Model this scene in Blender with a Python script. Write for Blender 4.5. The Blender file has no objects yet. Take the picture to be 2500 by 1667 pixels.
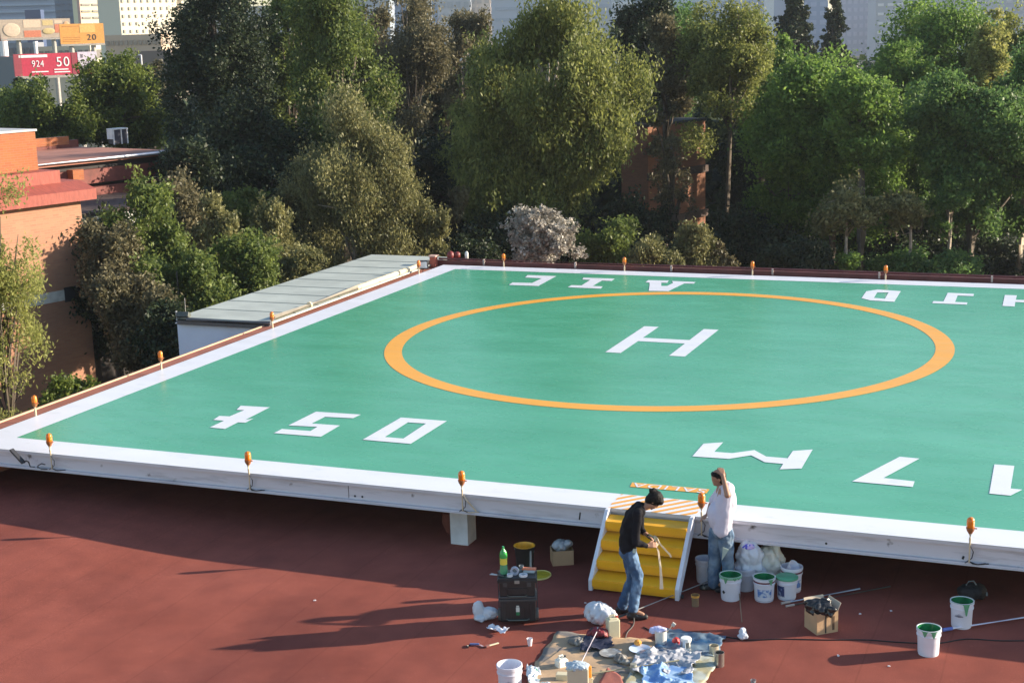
import bpy, bmesh, math, random
import numpy as np
from mathutils import Vector, Matrix
rad = math.radians
C = bpy.context.scene.collection
sc = bpy.context.scene

# ------------------------------------------------------------------ camera, world, sun, exposure
F_PX = 3569.97; W_PX, H_PX = 2500, 1667
YAW, PITCH, ROLL = -0.38754, 0.206942, -0.02943
CAM = np.array([19.5716, -20.5112, 7.2])
def cam_basis():
    cy, sy, cp, sp = math.cos(YAW), math.sin(YAW), math.cos(PITCH), math.sin(PITCH)
    f = np.array([sy*cp, cy*cp, -sp]); r = np.array([cy, -sy, 0.0]); u = np.cross(r, f)
    c, s = math.cos(ROLL), math.sin(ROLL)
    return c*r+s*u, -s*r+c*u, f
CR, CU, CF = cam_basis()
cam_d = bpy.data.cameras.new('camera'); cam = bpy.data.objects.new('camera', cam_d); C.objects.link(cam)
cam.matrix_world = Matrix([[CR[i], CU[i], -CF[i], CAM[i]] for i in range(3)] + [[0, 0, 0, 1]])
cam_d.sensor_width = 36; cam_d.lens = 36*F_PX/W_PX; cam_d.clip_start = .1; cam_d.clip_end = 6000
sc.camera = cam
sc.render.resolution_x, sc.render.resolution_y = 1024, 682

SUN_EL, SUN_AZ = rad(17), rad(29)          # azimuth measured from +X towards +Y
world = bpy.data.worlds.new('World'); sc.world = world; world.use_nodes = True
nt = world.node_tree; bg = nt.nodes['Background']
sky = nt.nodes.new('ShaderNodeTexSky'); sky.sky_type = 'NISHITA'; sky.sun_disc = False
sky.sun_elevation = SUN_EL; sky.sun_rotation = math.pi/2-SUN_AZ
sky.air_density = 1.2; sky.dust_density = .5; sky.ozone_density = 2.0
nt.links.new(sky.outputs[0], bg.inputs[0]); bg.inputs[1].default_value = 0.10
sl = bpy.data.lights.new('sun', 'SUN'); sl.energy = 4.6; sl.angle = rad(.5); sl.color = (1, .85, .66)
so = bpy.data.objects.new('sun', sl); C.objects.link(so); so.location = (60, 30, 40)
sv = Vector((math.cos(SUN_EL)*math.cos(SUN_AZ), math.cos(SUN_EL)*math.sin(SUN_AZ), math.sin(SUN_EL)))
so.rotation_euler = sv.to_track_quat('Z', 'Y').to_euler()
sc.view_settings.view_transform = 'Standard'; sc.view_settings.look = 'None'
sc.view_settings.exposure = 1.3; sc.view_settings.gamma = 1
sc.render.engine = 'CYCLES'
sc.cycles.max_bounces = 6; sc.cycles.transparent_max_bounces = 12

# ------------------------------------------------------------------ measuring helpers (photo pixel -> true place)
def ray(sx, sy):
    return ((sx-W_PX/2)/F_PX)*CR - ((sy-H_PX/2)/F_PX)*CU + CF
def gp(sx, sy, z=0.0):                     # point on the horizontal plane at height z
    d = ray(sx, sy); return Vector(CAM + d*((z-CAM[2])/d[2]))
def gd(sx, sy, depth):                     # point at a depth along the view
    return Vector(CAM + ray(sx, sy)*depth)
FZ = -1.0                                   # red roof level; pad top is 0
D = 1.0629                                  # photo px per displayed px
def gf(dx, dy, z=None): return gp(dx*D, dy*D, FZ if z is None else z)
def floor_z(x, y):
    t = min(max((6.6-x)/5.0, 0), 1); t = t*t*(3-2*t)
    return FZ+.13*t

# ------------------------------------------------------------------ object helpers
def setp(o, label=None, cat=None, group=None, kind=None):
    if label: o['label'] = label
    if cat: o['category'] = cat
    if group: o['group'] = group
    if kind: o['kind'] = kind
    return o
def thing(name, label, cat, loc=(0, 0, 0), rz=0, group=None, kind=None):
    o = bpy.data.objects.new(name, None); C.objects.link(o); o.empty_display_size = .1
    o.location = loc; o.rotation_euler = (0, 0, rz)
    return setp(o, label, cat, group, kind)
def copy_tree(o, parent=None):
    c = o.copy(); C.objects.link(c); c.parent = parent
    for ch in list(o.children): copy_tree(ch, c)
    return c

def frame_from(d):
    d = Vector(d).normalized()
    a = Vector((0, 0, 1)) if abs(d.z) < .95 else Vector((1, 0, 0))
    s = d.cross(a).normalized(); t = s.cross(d).normalized()
    return s, t, d

class MB:
    def __init__(s): s.v = []; s.f = []; s.m = []; s.mi = 0
    def add(s, vs, fs, M=None):
        n = len(s.v)
        s.v += [tuple(M @ Vector(v)) if M is not None else tuple(v) for v in vs]
        s.f += [tuple(i+n for i in f) for f in fs]; s.m += [s.mi]*len(fs)
        return s
    def mat(s, i): s.mi = i; return s
    def box(s, c, d, rz=0, M=None, rx=0, ry=0):
        x, y, z = d[0]/2, d[1]/2, d[2]/2
        R = Matrix.Translation(c) @ Matrix.Rotation(rz, 4, 'Z') @ Matrix.Rotation(ry, 4, 'Y') @ Matrix.Rotation(rx, 4, 'X')
        if M is not None: R = M @ R
        vs = [(a, b, e) for e in (-z, z) for a, b in ((-x, -y), (x, -y), (x, y), (-x, y))]
        return s.add(vs, [(3, 2, 1, 0), (4, 5, 6, 7), (0, 1, 5, 4), (1, 2, 6, 5), (2, 3, 7, 6), (3, 0, 4, 7)], R)
    def prism(s, poly, z0, z1):
        n = len(poly)
        if sum(poly[i][0]*poly[(i+1) % n][1]-poly[(i+1) % n][0]*poly[i][1] for i in range(n)) < 0: poly = poly[::-1]
        vs = [(p[0], p[1], z0) for p in poly]+[(p[0], p[1], z1) for p in poly]
        fs = [tuple(range(n-1, -1, -1)), tuple(range(n, 2*n))]+[(i, (i+1) % n, n+(i+1) % n, n+i) for i in range(n)]
        return s.add(vs, fs)
    def lathe(s, prof, seg=20, c=(0, 0, 0), axis=(0, 0, 1), cap=True, sx=1, sy=1):
        a, b, d = frame_from(axis); c = Vector(c); vs = []; fs = []
        for r, h in prof:
            for k in range(seg):
                t = 2*math.pi*k/seg
                vs.append(c+a*(r*sx*math.cos(t))+b*(r*sy*math.sin(t))+d*h)
        for j in range(len(prof)-1):
            for k in range(seg):
                k2 = (k+1) % seg
                fs.append((j*seg+k, (j+1)*seg+k, (j+1)*seg+k2, j*seg+k2))
        if cap:
            if prof[0][0] > 1e-6: fs.append(tuple(range(seg)))
            if prof[-1][0] > 1e-6: fs.append(tuple(range(len(prof)*seg-1, (len(prof)-1)*seg-1, -1)))
        return s.add(vs, fs)
    def cyl(s, c, r, h, seg=20, axis=(0, 0, 1)): return s.lathe([(r, 0), (r, h)], seg, c, axis)
    def tube(s, pts, r, seg=8, cap=True):
        pts = [Vector(p) for p in pts]; n = len(pts); rs = r if isinstance(r, (list, tuple)) else [r]*n
        vs = []; fs = []; pa = None
        for i, p in enumerate(pts):
            d = (pts[min(i+1, n-1)]-pts[max(i-1, 0)]).normalized()
            if pa is None: a, b, _ = frame_from(d)
            else:
                a = (pa-d*pa.dot(d)).normalized(); b = d.cross(a)
            pa = a
            for k in range(seg):
                t = 2*math.pi*k/seg; vs.append(p+(a*math.cos(t)+b*math.sin(t))*rs[i])
        for j in range(n-1):
            for k in range(seg):
                k2 = (k+1) % seg; fs.append((j*seg+k, j*seg+k2, (j+1)*seg+k2, (j+1)*seg+k))
        if cap: fs += [tuple(range(seg-1, -1, -1)), tuple(range((n-1)*seg, n*seg))]
        return s.add(vs, fs)
    def ell(s, c, r, M=None, seg=16, rings=10):
        vs = []; fs = []; r = (r,)*3 if isinstance(r, (int, float)) else r
        for j in range(rings+1):
            ph = math.pi*(j+.001)/(rings+.002)
            for k in range(seg):
                t = 2*math.pi*k/seg
                v = Vector((r[0]*math.sin(ph)*math.cos(t), r[1]*math.sin(ph)*math.sin(t), r[2]*math.cos(ph)))
                if M is not None: v = M @ v
                vs.append(v+Vector(c))
        for j in range(rings):
            for k in range(seg):
                k2 = (k+1) % seg; fs.append((j*seg+k, (j+1)*seg+k, (j+1)*seg+k2, j*seg+k2))
        fs += [tuple(range(seg-1, -1, -1)), tuple(range(rings*seg, (rings+1)*seg))]
        return s.add(vs, fs)
    def cap(s, p0, p1, r0, r1, seg=14):
        p0, p1 = Vector(p0), Vector(p1); L = (p1-p0).length
        prof = [(r0*math.sin(a), -r0*math.cos(a)) for a in [i*math.pi/12 for i in range(0, 7)]]
        prof += [(r1*math.cos(a), L+r1*math.sin(a)) for a in [i*math.pi/12 for i in range(0, 7)]]
        prof[0] = (1e-4, prof[0][1]); prof[-1] = (1e-4, prof[-1][1])
        return s.lathe(prof, seg, p0, p1-p0)
    def chain(s, pts, rs):
        for i in range(len(pts)-1): s.cap(pts[i], pts[i+1], rs[i], rs[i+1])
        return s
    def build(s, name, mats, parent=None, loc=None, rz=0, smooth=False, bevel=0):
        me = bpy.data.meshes.new(name); me.from_pydata(s.v, [], s.f); me.update()
        for m in (mats if isinstance(mats, (list, tuple)) else [mats]): me.materials.append(m)
        if any(s.m): me.polygons.foreach_set('material_index', s.m)
        o = bpy.data.objects.new(name, me); C.objects.link(o)
        if parent: o.parent = parent
        if loc is not None: o.location = loc
        o.rotation_euler = (0, 0, rz)
        if smooth == 'auto' or smooth is True:
            me.shade_smooth()
            if smooth == 'auto':
                try: me.set_sharp_from_angle(angle=rad(35))
                except Exception: pass
        if bevel:
            bv = o.modifiers.new('bevel', 'BEVEL'); bv.width = bevel; bv.segments = 2; bv.limit_method = 'ANGLE'
        return o

def bake(o):
    dg = bpy.context.evaluated_depsgraph_get(); dg.update()
    me = bpy.data.meshes.new_from_object(o.evaluated_get(dg)); me.name = o.name
    o.modifiers.clear(); o.data = me; return o
def remesh(o, voxel=.008, smooth=4, disp=None, strength=0, factor=.5):
    m = o.modifiers.new('r', 'REMESH'); m.mode = 'VOXEL'; m.voxel_size = voxel; m.use_smooth_shade = True
    if disp is not None:
        t = bpy.data.textures.new('fold', 'CLOUDS'); t.noise_scale = disp; t.noise_depth = 2
        d = o.modifiers.new('d', 'DISPLACE'); d.texture = t; d.strength = strength; d.mid_level = .5; d.texture_coords = 'LOCAL'
    if smooth:
        k = o.modifiers.new('s', 'SMOOTH'); k.iterations = smooth; k.factor = factor
    return bake(o)

# ------------------------------------------------------------------ materials
MATS = {}
def M(name, col, rough=.6, metal=0, var=.12, scale=4, bump=0, bscale=30, coat=0, trans=0, spec=.5,
      col2=None, thr=(.45, .6), detail=6, alpha=1, stretch=None):
    if name in MATS: return MATS[name]
    m = bpy.data.materials.new(name); m.use_nodes = True; MATS[name] = m
    t = m.node_tree; n = t.nodes; L = t.links; b = n['Principled BSDF']
    tc = n.new('ShaderNodeTexCoord'); src = tc.outputs['Object']
    if stretch:
        mp = n.new('ShaderNodeMapping'); mp.inputs['Scale'].default_value = stretch
        L.new(src, mp.inputs[0]); src = mp.outputs[0]
    no = n.new('ShaderNodeTexNoise'); no.inputs['Scale'].default_value = scale; no.inputs['Detail'].default_value = detail
    L.new(src, no.inputs['Vector'])
    rp = n.new('ShaderNodeValToRGB'); e = rp.color_ramp.elements
    if col2 is None:
        e[0].position, e[1].position = .3, .7
        e[0].color = tuple(max(c*(1-var), 0) for c in col)+(1,); e[1].color = tuple(min(c*(1+var), 1) for c in col)+(1,)
    else:
        e[0].position, e[1].position = thr; e[0].color = tuple(col)+(1,); e[1].color = tuple(col2)+(1,)
    L.new(no.outputs['Fac'], rp.inputs[0]); L.new(rp.outputs[0], b.inputs['Base Color'])
    b.inputs['Roughness'].default_value = rough; b.inputs['Metallic'].default_value = metal
    b.inputs['Specular IOR Level'].default_value = spec
    b.inputs['Coat Weight'].default_value = coat
    b.inputs['Transmission Weight'].default_value = trans; b.inputs['Alpha'].default_value = alpha
    if bump:
        n2 = n.new('ShaderNodeTexNoise'); n2.inputs['Scale'].default_value = bscale; n2.inputs['Detail'].default_value = 4
        L.new(src, n2.inputs['Vector'])
        bp = n.new('ShaderNodeBump'); bp.inputs['Strength'].default_value = bump; bp.inputs['Distance'].default_value = .02
        L.new(n2.outputs['Fac'], bp.inputs['Height']); L.new(bp.outputs[0], b.inputs['Normal'])
    return m
def leafmat(name, c1, c2, trans=.35, rough=.5):
    m = bpy.data.materials.new(name); m.use_nodes = True
    t = m.node_tree; n = t.nodes; L = t.links; b = n['Principled BSDF']; out = n['Material Output']
    at = n.new('ShaderNodeAttribute'); at.attribute_name = 'tint'
    rp = n.new('ShaderNodeValToRGB'); e = rp.color_ramp.elements
    e[0].color = tuple(c1)+(1,); e[1].color = tuple(c2)+(1,)
    L.new(at.outputs['Fac'], rp.inputs[0]); L.new(rp.outputs[0], b.inputs['Base Color'])
    b.inputs['Roughness'].default_value = rough; b.inputs['Specular IOR Level'].default_value = .3
    tr = n.new('ShaderNodeBsdfTranslucent'); L.new(rp.outputs[0], tr.inputs[0])
    mx = n.new('ShaderNodeMixShader'); mx.inputs[0].default_value = trans
    L.new(b.outputs[0], mx.inputs[1]); L.new(tr.outputs[0], mx.inputs[2]); L.new(mx.outputs[0], out.inputs['Surface'])
    return m
white_paint = M('white_paint', (.74, .76, .84), .42, var=.04, scale=1.5, bump=.05, bscale=8)
# ------------------------------------------------------------------ ground, red roof
def terrain_z(x, y):
    a = min(max((y-24)/22, 0), 1); a = a*a*(3-2*a); b = min(max((x+14)/20, 0), 1); b = b*b*(3-2*b)
    return -7+3.0*a*b
def build_ground():
    n = 90; xs = np.concatenate([np.linspace(-1500, -60, 18), np.linspace(-52, 60, n), np.linspace(75, 900, 12)])
    ys = np.concatenate([np.linspace(-120, -20, 6), np.linspace(-14, 90, n), np.linspace(105, 2600, 22)])
    V = []; rnd = random.Random(3)
    for y in ys:
        for x in xs: V.append((x, y, terrain_z(x, y)+(rnd.uniform(-.12, .12) if -50 < x < 55 and y < 90 else 0)))
    nx = len(xs); Fc = [(j*nx+i, j*nx+i+1, (j+1)*nx+i+1, (j+1)*nx+i) for j in range(len(ys)-1) for i in range(nx-1)]
    b = MB(); b.add(V, Fc)
    m = M('ground_soil', (.028, .026, .016), .95, col2=(.03, .045, .014), thr=(.4, .6), scale=.15, bump=.6, bscale=2)
    setp(b.build('ground', m, smooth=True), kind='structure')
build_ground()

def red_roof_mat():
    m = bpy.data.materials.new('red_roof_membrane'); m.use_nodes = True
    t = m.node_tree; n = t.nodes; L = t.links; b = n['Principled BSDF']
    tc = n.new('ShaderNodeTexCoord')
    def noise(s, d=5, st=None):
        src = tc.outputs['Object']
        if st:
            mp = n.new('ShaderNodeMapping'); mp.inputs['Scale'].default_value = st; L.new(src, mp.inputs[0]); src = mp.outputs[0]
        q = n.new('ShaderNodeTexNoise'); q.inputs['Scale'].default_value = s; q.inputs['Detail'].default_value = d; L.new(src, q.inputs['Vector']); return q
    def ramp(src, p0, p1, c0, c1):
        r = n.new('ShaderNodeValToRGB'); e = r.color_ramp.elements; e[0].position, e[1].position = p0, p1
        e[0].color = c0+(1,); e[1].color = c1+(1,); L.new(src, r.inputs[0]); return r
    def mix(a, bb, f, mode='MULTIPLY'):
        x = n.new('ShaderNodeMix'); x.data_type = 'RGBA'; x.blend_type = mode
        if isinstance(f, float): x.inputs[0].default_value = f
        else: L.new(f, x.inputs[0])
        L.new(a, x.inputs[6]); L.new(bb, x.inputs[7]); return x.outputs[2]
    base = ramp(noise(.6, 8).outputs['Fac'], .3, .72, (.24, .069, .051), (.315, .095, .071))
    fine = ramp(noise(90, 3).outputs['Fac'], .3, .7, (.72, .72, .72), (1.2, 1.2, 1.2))
    stain = ramp(noise(.45, 8, (1, .5, 1)).outputs['Fac'], .5, .66, (1, 1, 1), (.70, .72, .78))
    blot = ramp(noise(2.2, 9).outputs['Fac'], .35, .7, (.90, .90, .92), (1.08, 1.08, 1.06))
    dust = ramp(noise(14, 6).outputs['Fac'], .64, .7, (1, 1, 1), (1.35, 1.45, 1.5))
    c = mix(base.outputs[0], fine.outputs[0], 1.0); c = mix(c, blot.outputs[0], 1.0); c = mix(c, dust.outputs[0], .5); c = mix(c, stain.outputs[0], .8)
    # lap seams of the membrane rolls, 1 m apart, slightly wandering
    sp = n.new('ShaderNodeSeparateXYZ'); L.new(tc.outputs['Object'], sp.inputs[0])
    wn = noise(.5, 2); ad = n.new('ShaderNodeMath'); ad.operation = 'MULTIPLY_ADD'; ad.inputs[1].default_value = .1
    L.new(wn.outputs['Fac'], ad.inputs[0]); L.new(sp.outputs[0], ad.inputs[2])
    fr = n.new('ShaderNodeMath'); fr.operation = 'FRACT'; L.new(ad.outputs[0], fr.inputs[0])
    seam = ramp(fr.outputs[0], .0, .03, (.62, .6, .6), (1, 1, 1)); seam.color_ramp.elements.new(.012).color = (.62, .6, .6, 1)
    c = mix(c, seam.outputs[0], .32)
    L.new(c, b.inputs['Base Color']); b.inputs['Roughness'].default_value = .95; b.inputs['Specular IOR Level'].default_value = .08
    bp = n.new('ShaderNodeBump'); bp.inputs['Strength'].default_value = .35; bp.inputs['Distance'].default_value = .01
    L.new(noise(70, 4).outputs['Fac'], bp.inputs['Height']); L.new(bp.outputs[0], b.inputs['Normal'])
    return m
RED = red_roof_mat()
def build_roof():
    b = MB(); xs = np.linspace(-.4, 46, 94); ys = np.linspace(-26, 23, 50); nx = len(xs)
    V = [(x, y, floor_z(x, y)) for y in ys for x in xs]
    b.add(V, [(j*nx+i, j*nx+i+1, (j+1)*nx+i+1, (j+1)*nx+i) for j in range(len(ys)-1) for i in range(nx-1)])
    o = b.build('rooftop', RED, smooth=True); setp(o, kind='structure')
    w = MB(); w.box((22.8, -1.5, -4.6), (46.2, 48.8, 6.9))
    setp(w.build('building_below', M('terracotta_wall', (.3, .12, .08), .9, var=.15)), kind='structure')
build_roof()

# ------------------------------------------------------------------ helipad
PW, PD, BW = 24.0, 21.81, .72
pad = thing('helipad', 'raised green helipad with white border, yellow circle and a big white H', 'helipad', (0, 0, 0))
def deck_mat(name, c0, c1, rough=.2, coat=.0, stripes=True):
    m = bpy.data.materials.new(name); m.use_nodes = True
    t = m.node_tree; n = t.nodes; L = t.links; b = n['Principled BSDF']; tc = n.new('ShaderNodeTexCoord')
    def noise(s, d=5, st=None, rot=0):
        mp = n.new('ShaderNodeMapping'); mp.inputs['Scale'].default_value = st or (1, 1, 1); mp.inputs['Rotation'].default_value = (0, 0, rot)
        L.new(tc.outputs['Object'], mp.inputs[0])
        q = n.new('ShaderNodeTexNoise'); q.inputs['Scale'].default_value = s; q.inputs['Detail'].default_value = d; L.new(mp.outputs[0], q.inputs['Vector']); return q
    r = n.new('ShaderNodeValToRGB'); e = r.color_ramp.elements; e[0].position, e[1].position = .3, .7
    e[0].color = c0+(1,); e[1].color = c1+(1,)
    L.new(noise(.35, 6, (1, 2.2, 1), .3).outputs['Fac'], r.inputs[0])
    # roller laps, faint scuffs and dust
    def mul(a, bsock, f=1.0):
        x = n.new('ShaderNodeMix'); x.data_type = 'RGBA'; x.blend_type = 'MULTIPLY'; x.inputs[0].default_value = f; L.new(a, x.inputs[6]); L.new(bsock, x.inputs[7]); return x.outputs[2]
    wv = n.new('ShaderNodeTexWave'); wv.bands_direction = 'Y'; wv.inputs['Scale'].default_value = .4; wv.inputs['Distortion'].default_value = 5; wv.inputs['Detail'].default_value = 4; wv.inputs['Detail Scale'].default_value = 1.5; L.new(tc.outputs['Object'], wv.inputs['Vector'])
    r1 = n.new('ShaderNodeValToRGB'); r1.color_ramp.elements[0].color = (.985, .985, .985, 1); r1.color_ramp.elements[1].color = (1.01, 1.01, 1.01, 1); L.new(wv.outputs['Fac'], r1.inputs[0])
    r2 = n.new('ShaderNodeValToRGB'); e2 = r2.color_ramp.elements; e2[0].position, e2[1].position = .60, .72; e2[0].color = (1, 1, 1, 1); e2[1].color = (.88, .90, .88, 1); L.new(noise(1.6, 9, (1, 2.4, 1), .5).outputs['Fac'], r2.inputs[0])
    r3 = n.new('ShaderNodeValToRGB'); e3 = r3.color_ramp.elements; e3[0].position, e3[1].position = .66, .70; e3[0].color = (1, 1, 1, 1); e3[1].color = (.8, .8, .8, 1); L.new(noise(7, 6).outputs['Fac'], r3.inputs[0])
    cc_ = mul(mul(mul(r.outputs[0], r1.outputs[0]), r2.outputs[0]), r3.outputs[0], .6); L.new(cc_, b.inputs['Base Color'])
    rr = n.new('ShaderNodeMapRange'); rr.inputs['To Min'].default_value = rough*.7; rr.inputs['To Max'].default_value = rough*1.5
    L.new(noise(1.2, 4, (1, 2.5, 1), .4).outputs['Fac'], rr.inputs['Value']); L.new(rr.outputs[0], b.inputs['Roughness'])
    # long trowel and roller undulations
    a1 = noise(.7, 3, (.5, 1.8, 1), .35); a2 = noise(9, 3)
    ad = n.new('ShaderNodeMath'); ad.operation = 'MULTIPLY_ADD'; ad.inputs[1].default_value = .06
    L.new(a2.outputs['Fac'], ad.inputs[0]); L.new(a1.outputs['Fac'], ad.inputs[2])
    bp = n.new('ShaderNodeBump'); bp.inputs['Strength'].default_value = .22; bp.inputs['Distance'].default_value = .025
    L.new(ad.outputs[0], bp.inputs['Height']); L.new(bp.outputs[0], b.inputs['Normal'])
    b.inputs['Specular IOR Level'].default_value = .5
    return m
GREEN = deck_mat('green_epoxy', (.058, .325, .185), (.085, .39, .24), .24)
MARK = deck_mat('white_marking', (.72, .74, .82), (.76, .78, .86), .3)
YEL = deck_mat('yellow_marking', (.80, .36, .03), (.84, .39, .038), .34)
MB().prism([(0, 0), (PW, 0), (PW, PD), (0, PD)], -.05, 0).build('deck', GREEN, pad)
def ring_quads(x0, y0, x1, y1, w, z):
    o = [(x0, y0), (x1, y0), (x1, y1), (x0, y1)]; i = [(x0+w, y0+w), (x1-w, y0+w), (x1-w, y1-w), (x0+w, y1-w)]
    b = MB(); b.add([p+(z,) for p in o+i], [(k, (k+1) % 4, 4+(k+1) % 4, 4+k) for k in range(4)]); return b
ring_quads(-.01, -.012, PW+.01, PD+.01, BW+.01, .004).build('border', MARK, pad)
CX, CY, RO = 10.1, 12.19, 6.60
b = MB(); N = 160; z = .005
b.add([(CX+r*math.cos(2*math.pi*k/N), CY+r*math.sin(2*math.pi*k/N), z) for r in (RO-.415, RO) for k in range(N)],
      [(k, N+k, N+(k+1) % N, (k+1) % N) for k in range(N)])
b.build('circle', YEL, pad)
def poly_mark(name, pts, z, m, holes=None, label=None):
    P = [gp(x, y, 0) for x, y in pts]
    bm = bmesh.new(); ed = []
    for loop in [P]+[[gp(x, y, 0) for x, y in h] for h in (holes or [])]:
        vs = [bm.verts.new((p.x, p.y, z)) for p in loop]
        ed += [bm.edges.new((vs[i], vs[(i+1) % len(vs)])) for i in range(len(vs))]
    bmesh.ops.triangle_fill(bm, edges=ed, use_beauty=True)
    for f in bm.faces:
        f.normal_update()
        if f.normal.z < 0: f.normal_flip()
    me = bpy.data.meshes.new(name); bm.to_mesh(me); bm.free(); me.materials.append(m)
    o = bpy.data.objects.new(name, me); C.objects.link(o); o.parent = pad
    if label: o['label'] = label
    return o
def cr(x0, y0, k): return lambda pts: [(x0+x*k, y0+y*k) for x, y in pts]
c6 = cr(1000, 620, .34014)
# central H as a true 3.10 x 1.88 m letter
s, a, bb = .37, 1.883, 3.10
hx0, hx1, hy0, hy1 = CX-a/2, CX+a/2, CY-bb/2, CY+bb/2
MB().add([(x, y, .006) for x, y in [(hx0, hy0), (hx0+s, hy0), (hx0+s, CY-.2), (hx1-s, CY-.2), (hx1-s, hy0), (hx1, hy0),
      (hx1, hy1), (hx1-s, hy1), (hx1-s, CY+.2), (hx0+s, CY+.2), (hx0+s, hy1), (hx0, hy1)]], [tuple(range(12))]).build('painted_letter', MARK, pad)['label'] = 'big white H in the middle of the circle'
LT = lambda pts, lab, holes=None: poly_mark('painted_letter', pts, .008, MARK, holes, lab)
k1 = cr(1240, 660, 480/2352)
LT(k1([(235, 60), (580, 72), (365, 190), (10, 178), (55, 148), (290, 154), (405, 98), (205, 88)]), 'upside-down white C by the far edge')
k1i = [(905, 90), (1280, 103), (1240, 130), (1125, 125), (1015, 190), (1135, 195), (1110, 222), (715, 205), (760, 180), (880, 184), (985, 117), (890, 112)]
LT(k1(k1i), 'white I beside the upside-down C')
LT(k1([(1680, 120), (1925, 125), (1905, 152), (1835, 150), (1835, 190), (1905, 190), (1975, 155), (1965, 130), (2245, 143), (2225, 162), (2110, 160), (1920, 252), (1685, 248), (1695, 180), (1695, 150), (1645, 145)]), 'upside-down white A touching the circle')
k2 = cr(2080, 690, 420/2352)
LT(k2([(350, 98), (668, 120), (578, 266), (250, 246), (130, 216), (195, 122)]), 'white D by the far edge', [k2([(345, 138), (500, 138), (450, 225), (300, 212)])])
LT(k2([(1310, 142), (1670, 158), (1660, 188), (1445, 180), (1410, 268), (1580, 275), (1570, 304), (1095, 284), (1115, 256), (1250, 262)]), 'white I with one long foot by the far edge')
LT(k2([(2090, 172), (2255, 178), (2240, 238), (2480, 246), (2700, 250), (2900, 200), (2990, 210), (2960, 360), (2780, 350), (2720, 290), (2232, 268), (2225, 330), (2058, 322)]), 'white letter cut by the right edge of the picture')
k3 = cr(450, 950, .34014)
LT(k3([(405, 120), (614, 132), (438, 222), (497, 212), (440, 242), (385, 240), (292, 287), (183, 276), (285, 228), (208, 222), (252, 193), (325, 197), (430, 152), (375, 150)]), 'upside-down white t near the front left corner')
LT(k3([(945, 163), (1268, 184), (1212, 210), (1010, 200), (915, 248), (1118, 262), (980, 343), (642, 317), (700, 287), (905, 302), (955, 272), (747, 262)]), 'upside-down white 5 near the front')
LT(k3([(1555, 205), (1885, 230), (1625, 394), (1280, 364)]), 'white 0 near the front', [k3([(1605, 240), (1735, 248), (1572, 356), (1440, 345)])])
k4 = cr(1680, 1070, 320/2352)
LT(k4([(275, 100), (630, 75), (470, 245), (790, 270), (1190, 215), (1400, 330), (1785, 362), (1880, 230), (2235, 205), (2035, 545), (1645, 560), (1705, 462), (1375, 432), (1130, 308), (730, 372), (75, 328)]), 'upside-down white M behind the stairs')
k5 = cr(1900, 600, .41465)
LT(k5([(715, 1243), (833, 1254), (620, 1368), (803, 1388), (792, 1421), (435, 1388)]), 'upside-down white 7 near the front')
LT(k5([(1273, 1288), (1390, 1297), (1368, 1430), (1437, 1437), (1368, 1472), (1243, 1460)]), 'upside-down white 1 near the right edge')
# exit panel with the word read from the pad side
k7 = cr(1480, 1160, 280/2352)
poly_mark('exit_panel', k7([(530, 150), (2120, 290), (2060, 375), (490, 238)]), .006, YEL, None, 'yellow exit panel')
def text_mesh(name, body, size, loc, rx=0, rz=0, mt=None, parent=None, xs=1, extr=0, align='CENTER', ry=0):
    cu = bpy.data.curves.new(name, 'FONT'); cu.body = body; cu.size = size; cu.align_x = align; cu.align_y = 'CENTER'; cu.extrude = extr; cu.space_character = 1.15
    o = bpy.data.objects.new(name, cu); C.objects.link(o)
    dg = bpy.context.evaluated_depsgraph_get(); dg.update(); me = bpy.data.meshes.new_from_object(o.evaluated_get(dg))
    bpy.data.objects.remove(o); q = bpy.data.objects.new(name, me); C.objects.link(q); me.materials.clear(); me.materials.append(mt)
    q.location = loc; q.rotation_euler = (rx, ry, rz); q.scale = (xs, 1, 1)
    if parent: q.parent = parent
    return q
pa, pb = gp(*k7([(580, 195)])[0]), gp(*k7([(2020, 330)])[0]); pm = (pa+pb)/2
text_mesh('exit_word', 'SALIDA', .30, (pm.x, pm.y, .009), rz=math.pi, mt=MARK, parent=pad, xs=1.12)
# stair hatch: yellow diagonals across the white border
SX0, SX1 = gp(1499, 1224).x, gp(1702, 1252).x
b = MB(); b2 = BW-.02
n = 6; wd = (SX1-SX0)/n
for i in range(-8, n):
    x = SX0+i*wd
    p = [(x, -.005), (x+wd*.46, -.005), (x+wd*.46+b2*.9, b2), (x+b2*.9, b2)]
    # clip to the stair width
    def clip(P, xc, s):
        out = []
        for k in range(len(P)):
            a, c = P[k], P[(k+1) % len(P)]; ia, ic = s*(a[0]-xc) >= 0, s*(c[0]-xc) >= 0
            if ia: out.append(a)
            if ia != ic: tt = (xc-a[0])/(c[0]-a[0]); out.append((xc, a[1]+tt*(c[1]-a[1])))
        return out
    p = clip(p, SX0, 1); p = clip(p, SX1, -1) if p else p
    if len(p) > 2: b.add([q+(.007,) for q in p], [tuple(range(len(p)))])
b.build('hatch', YEL, pad)
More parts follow.
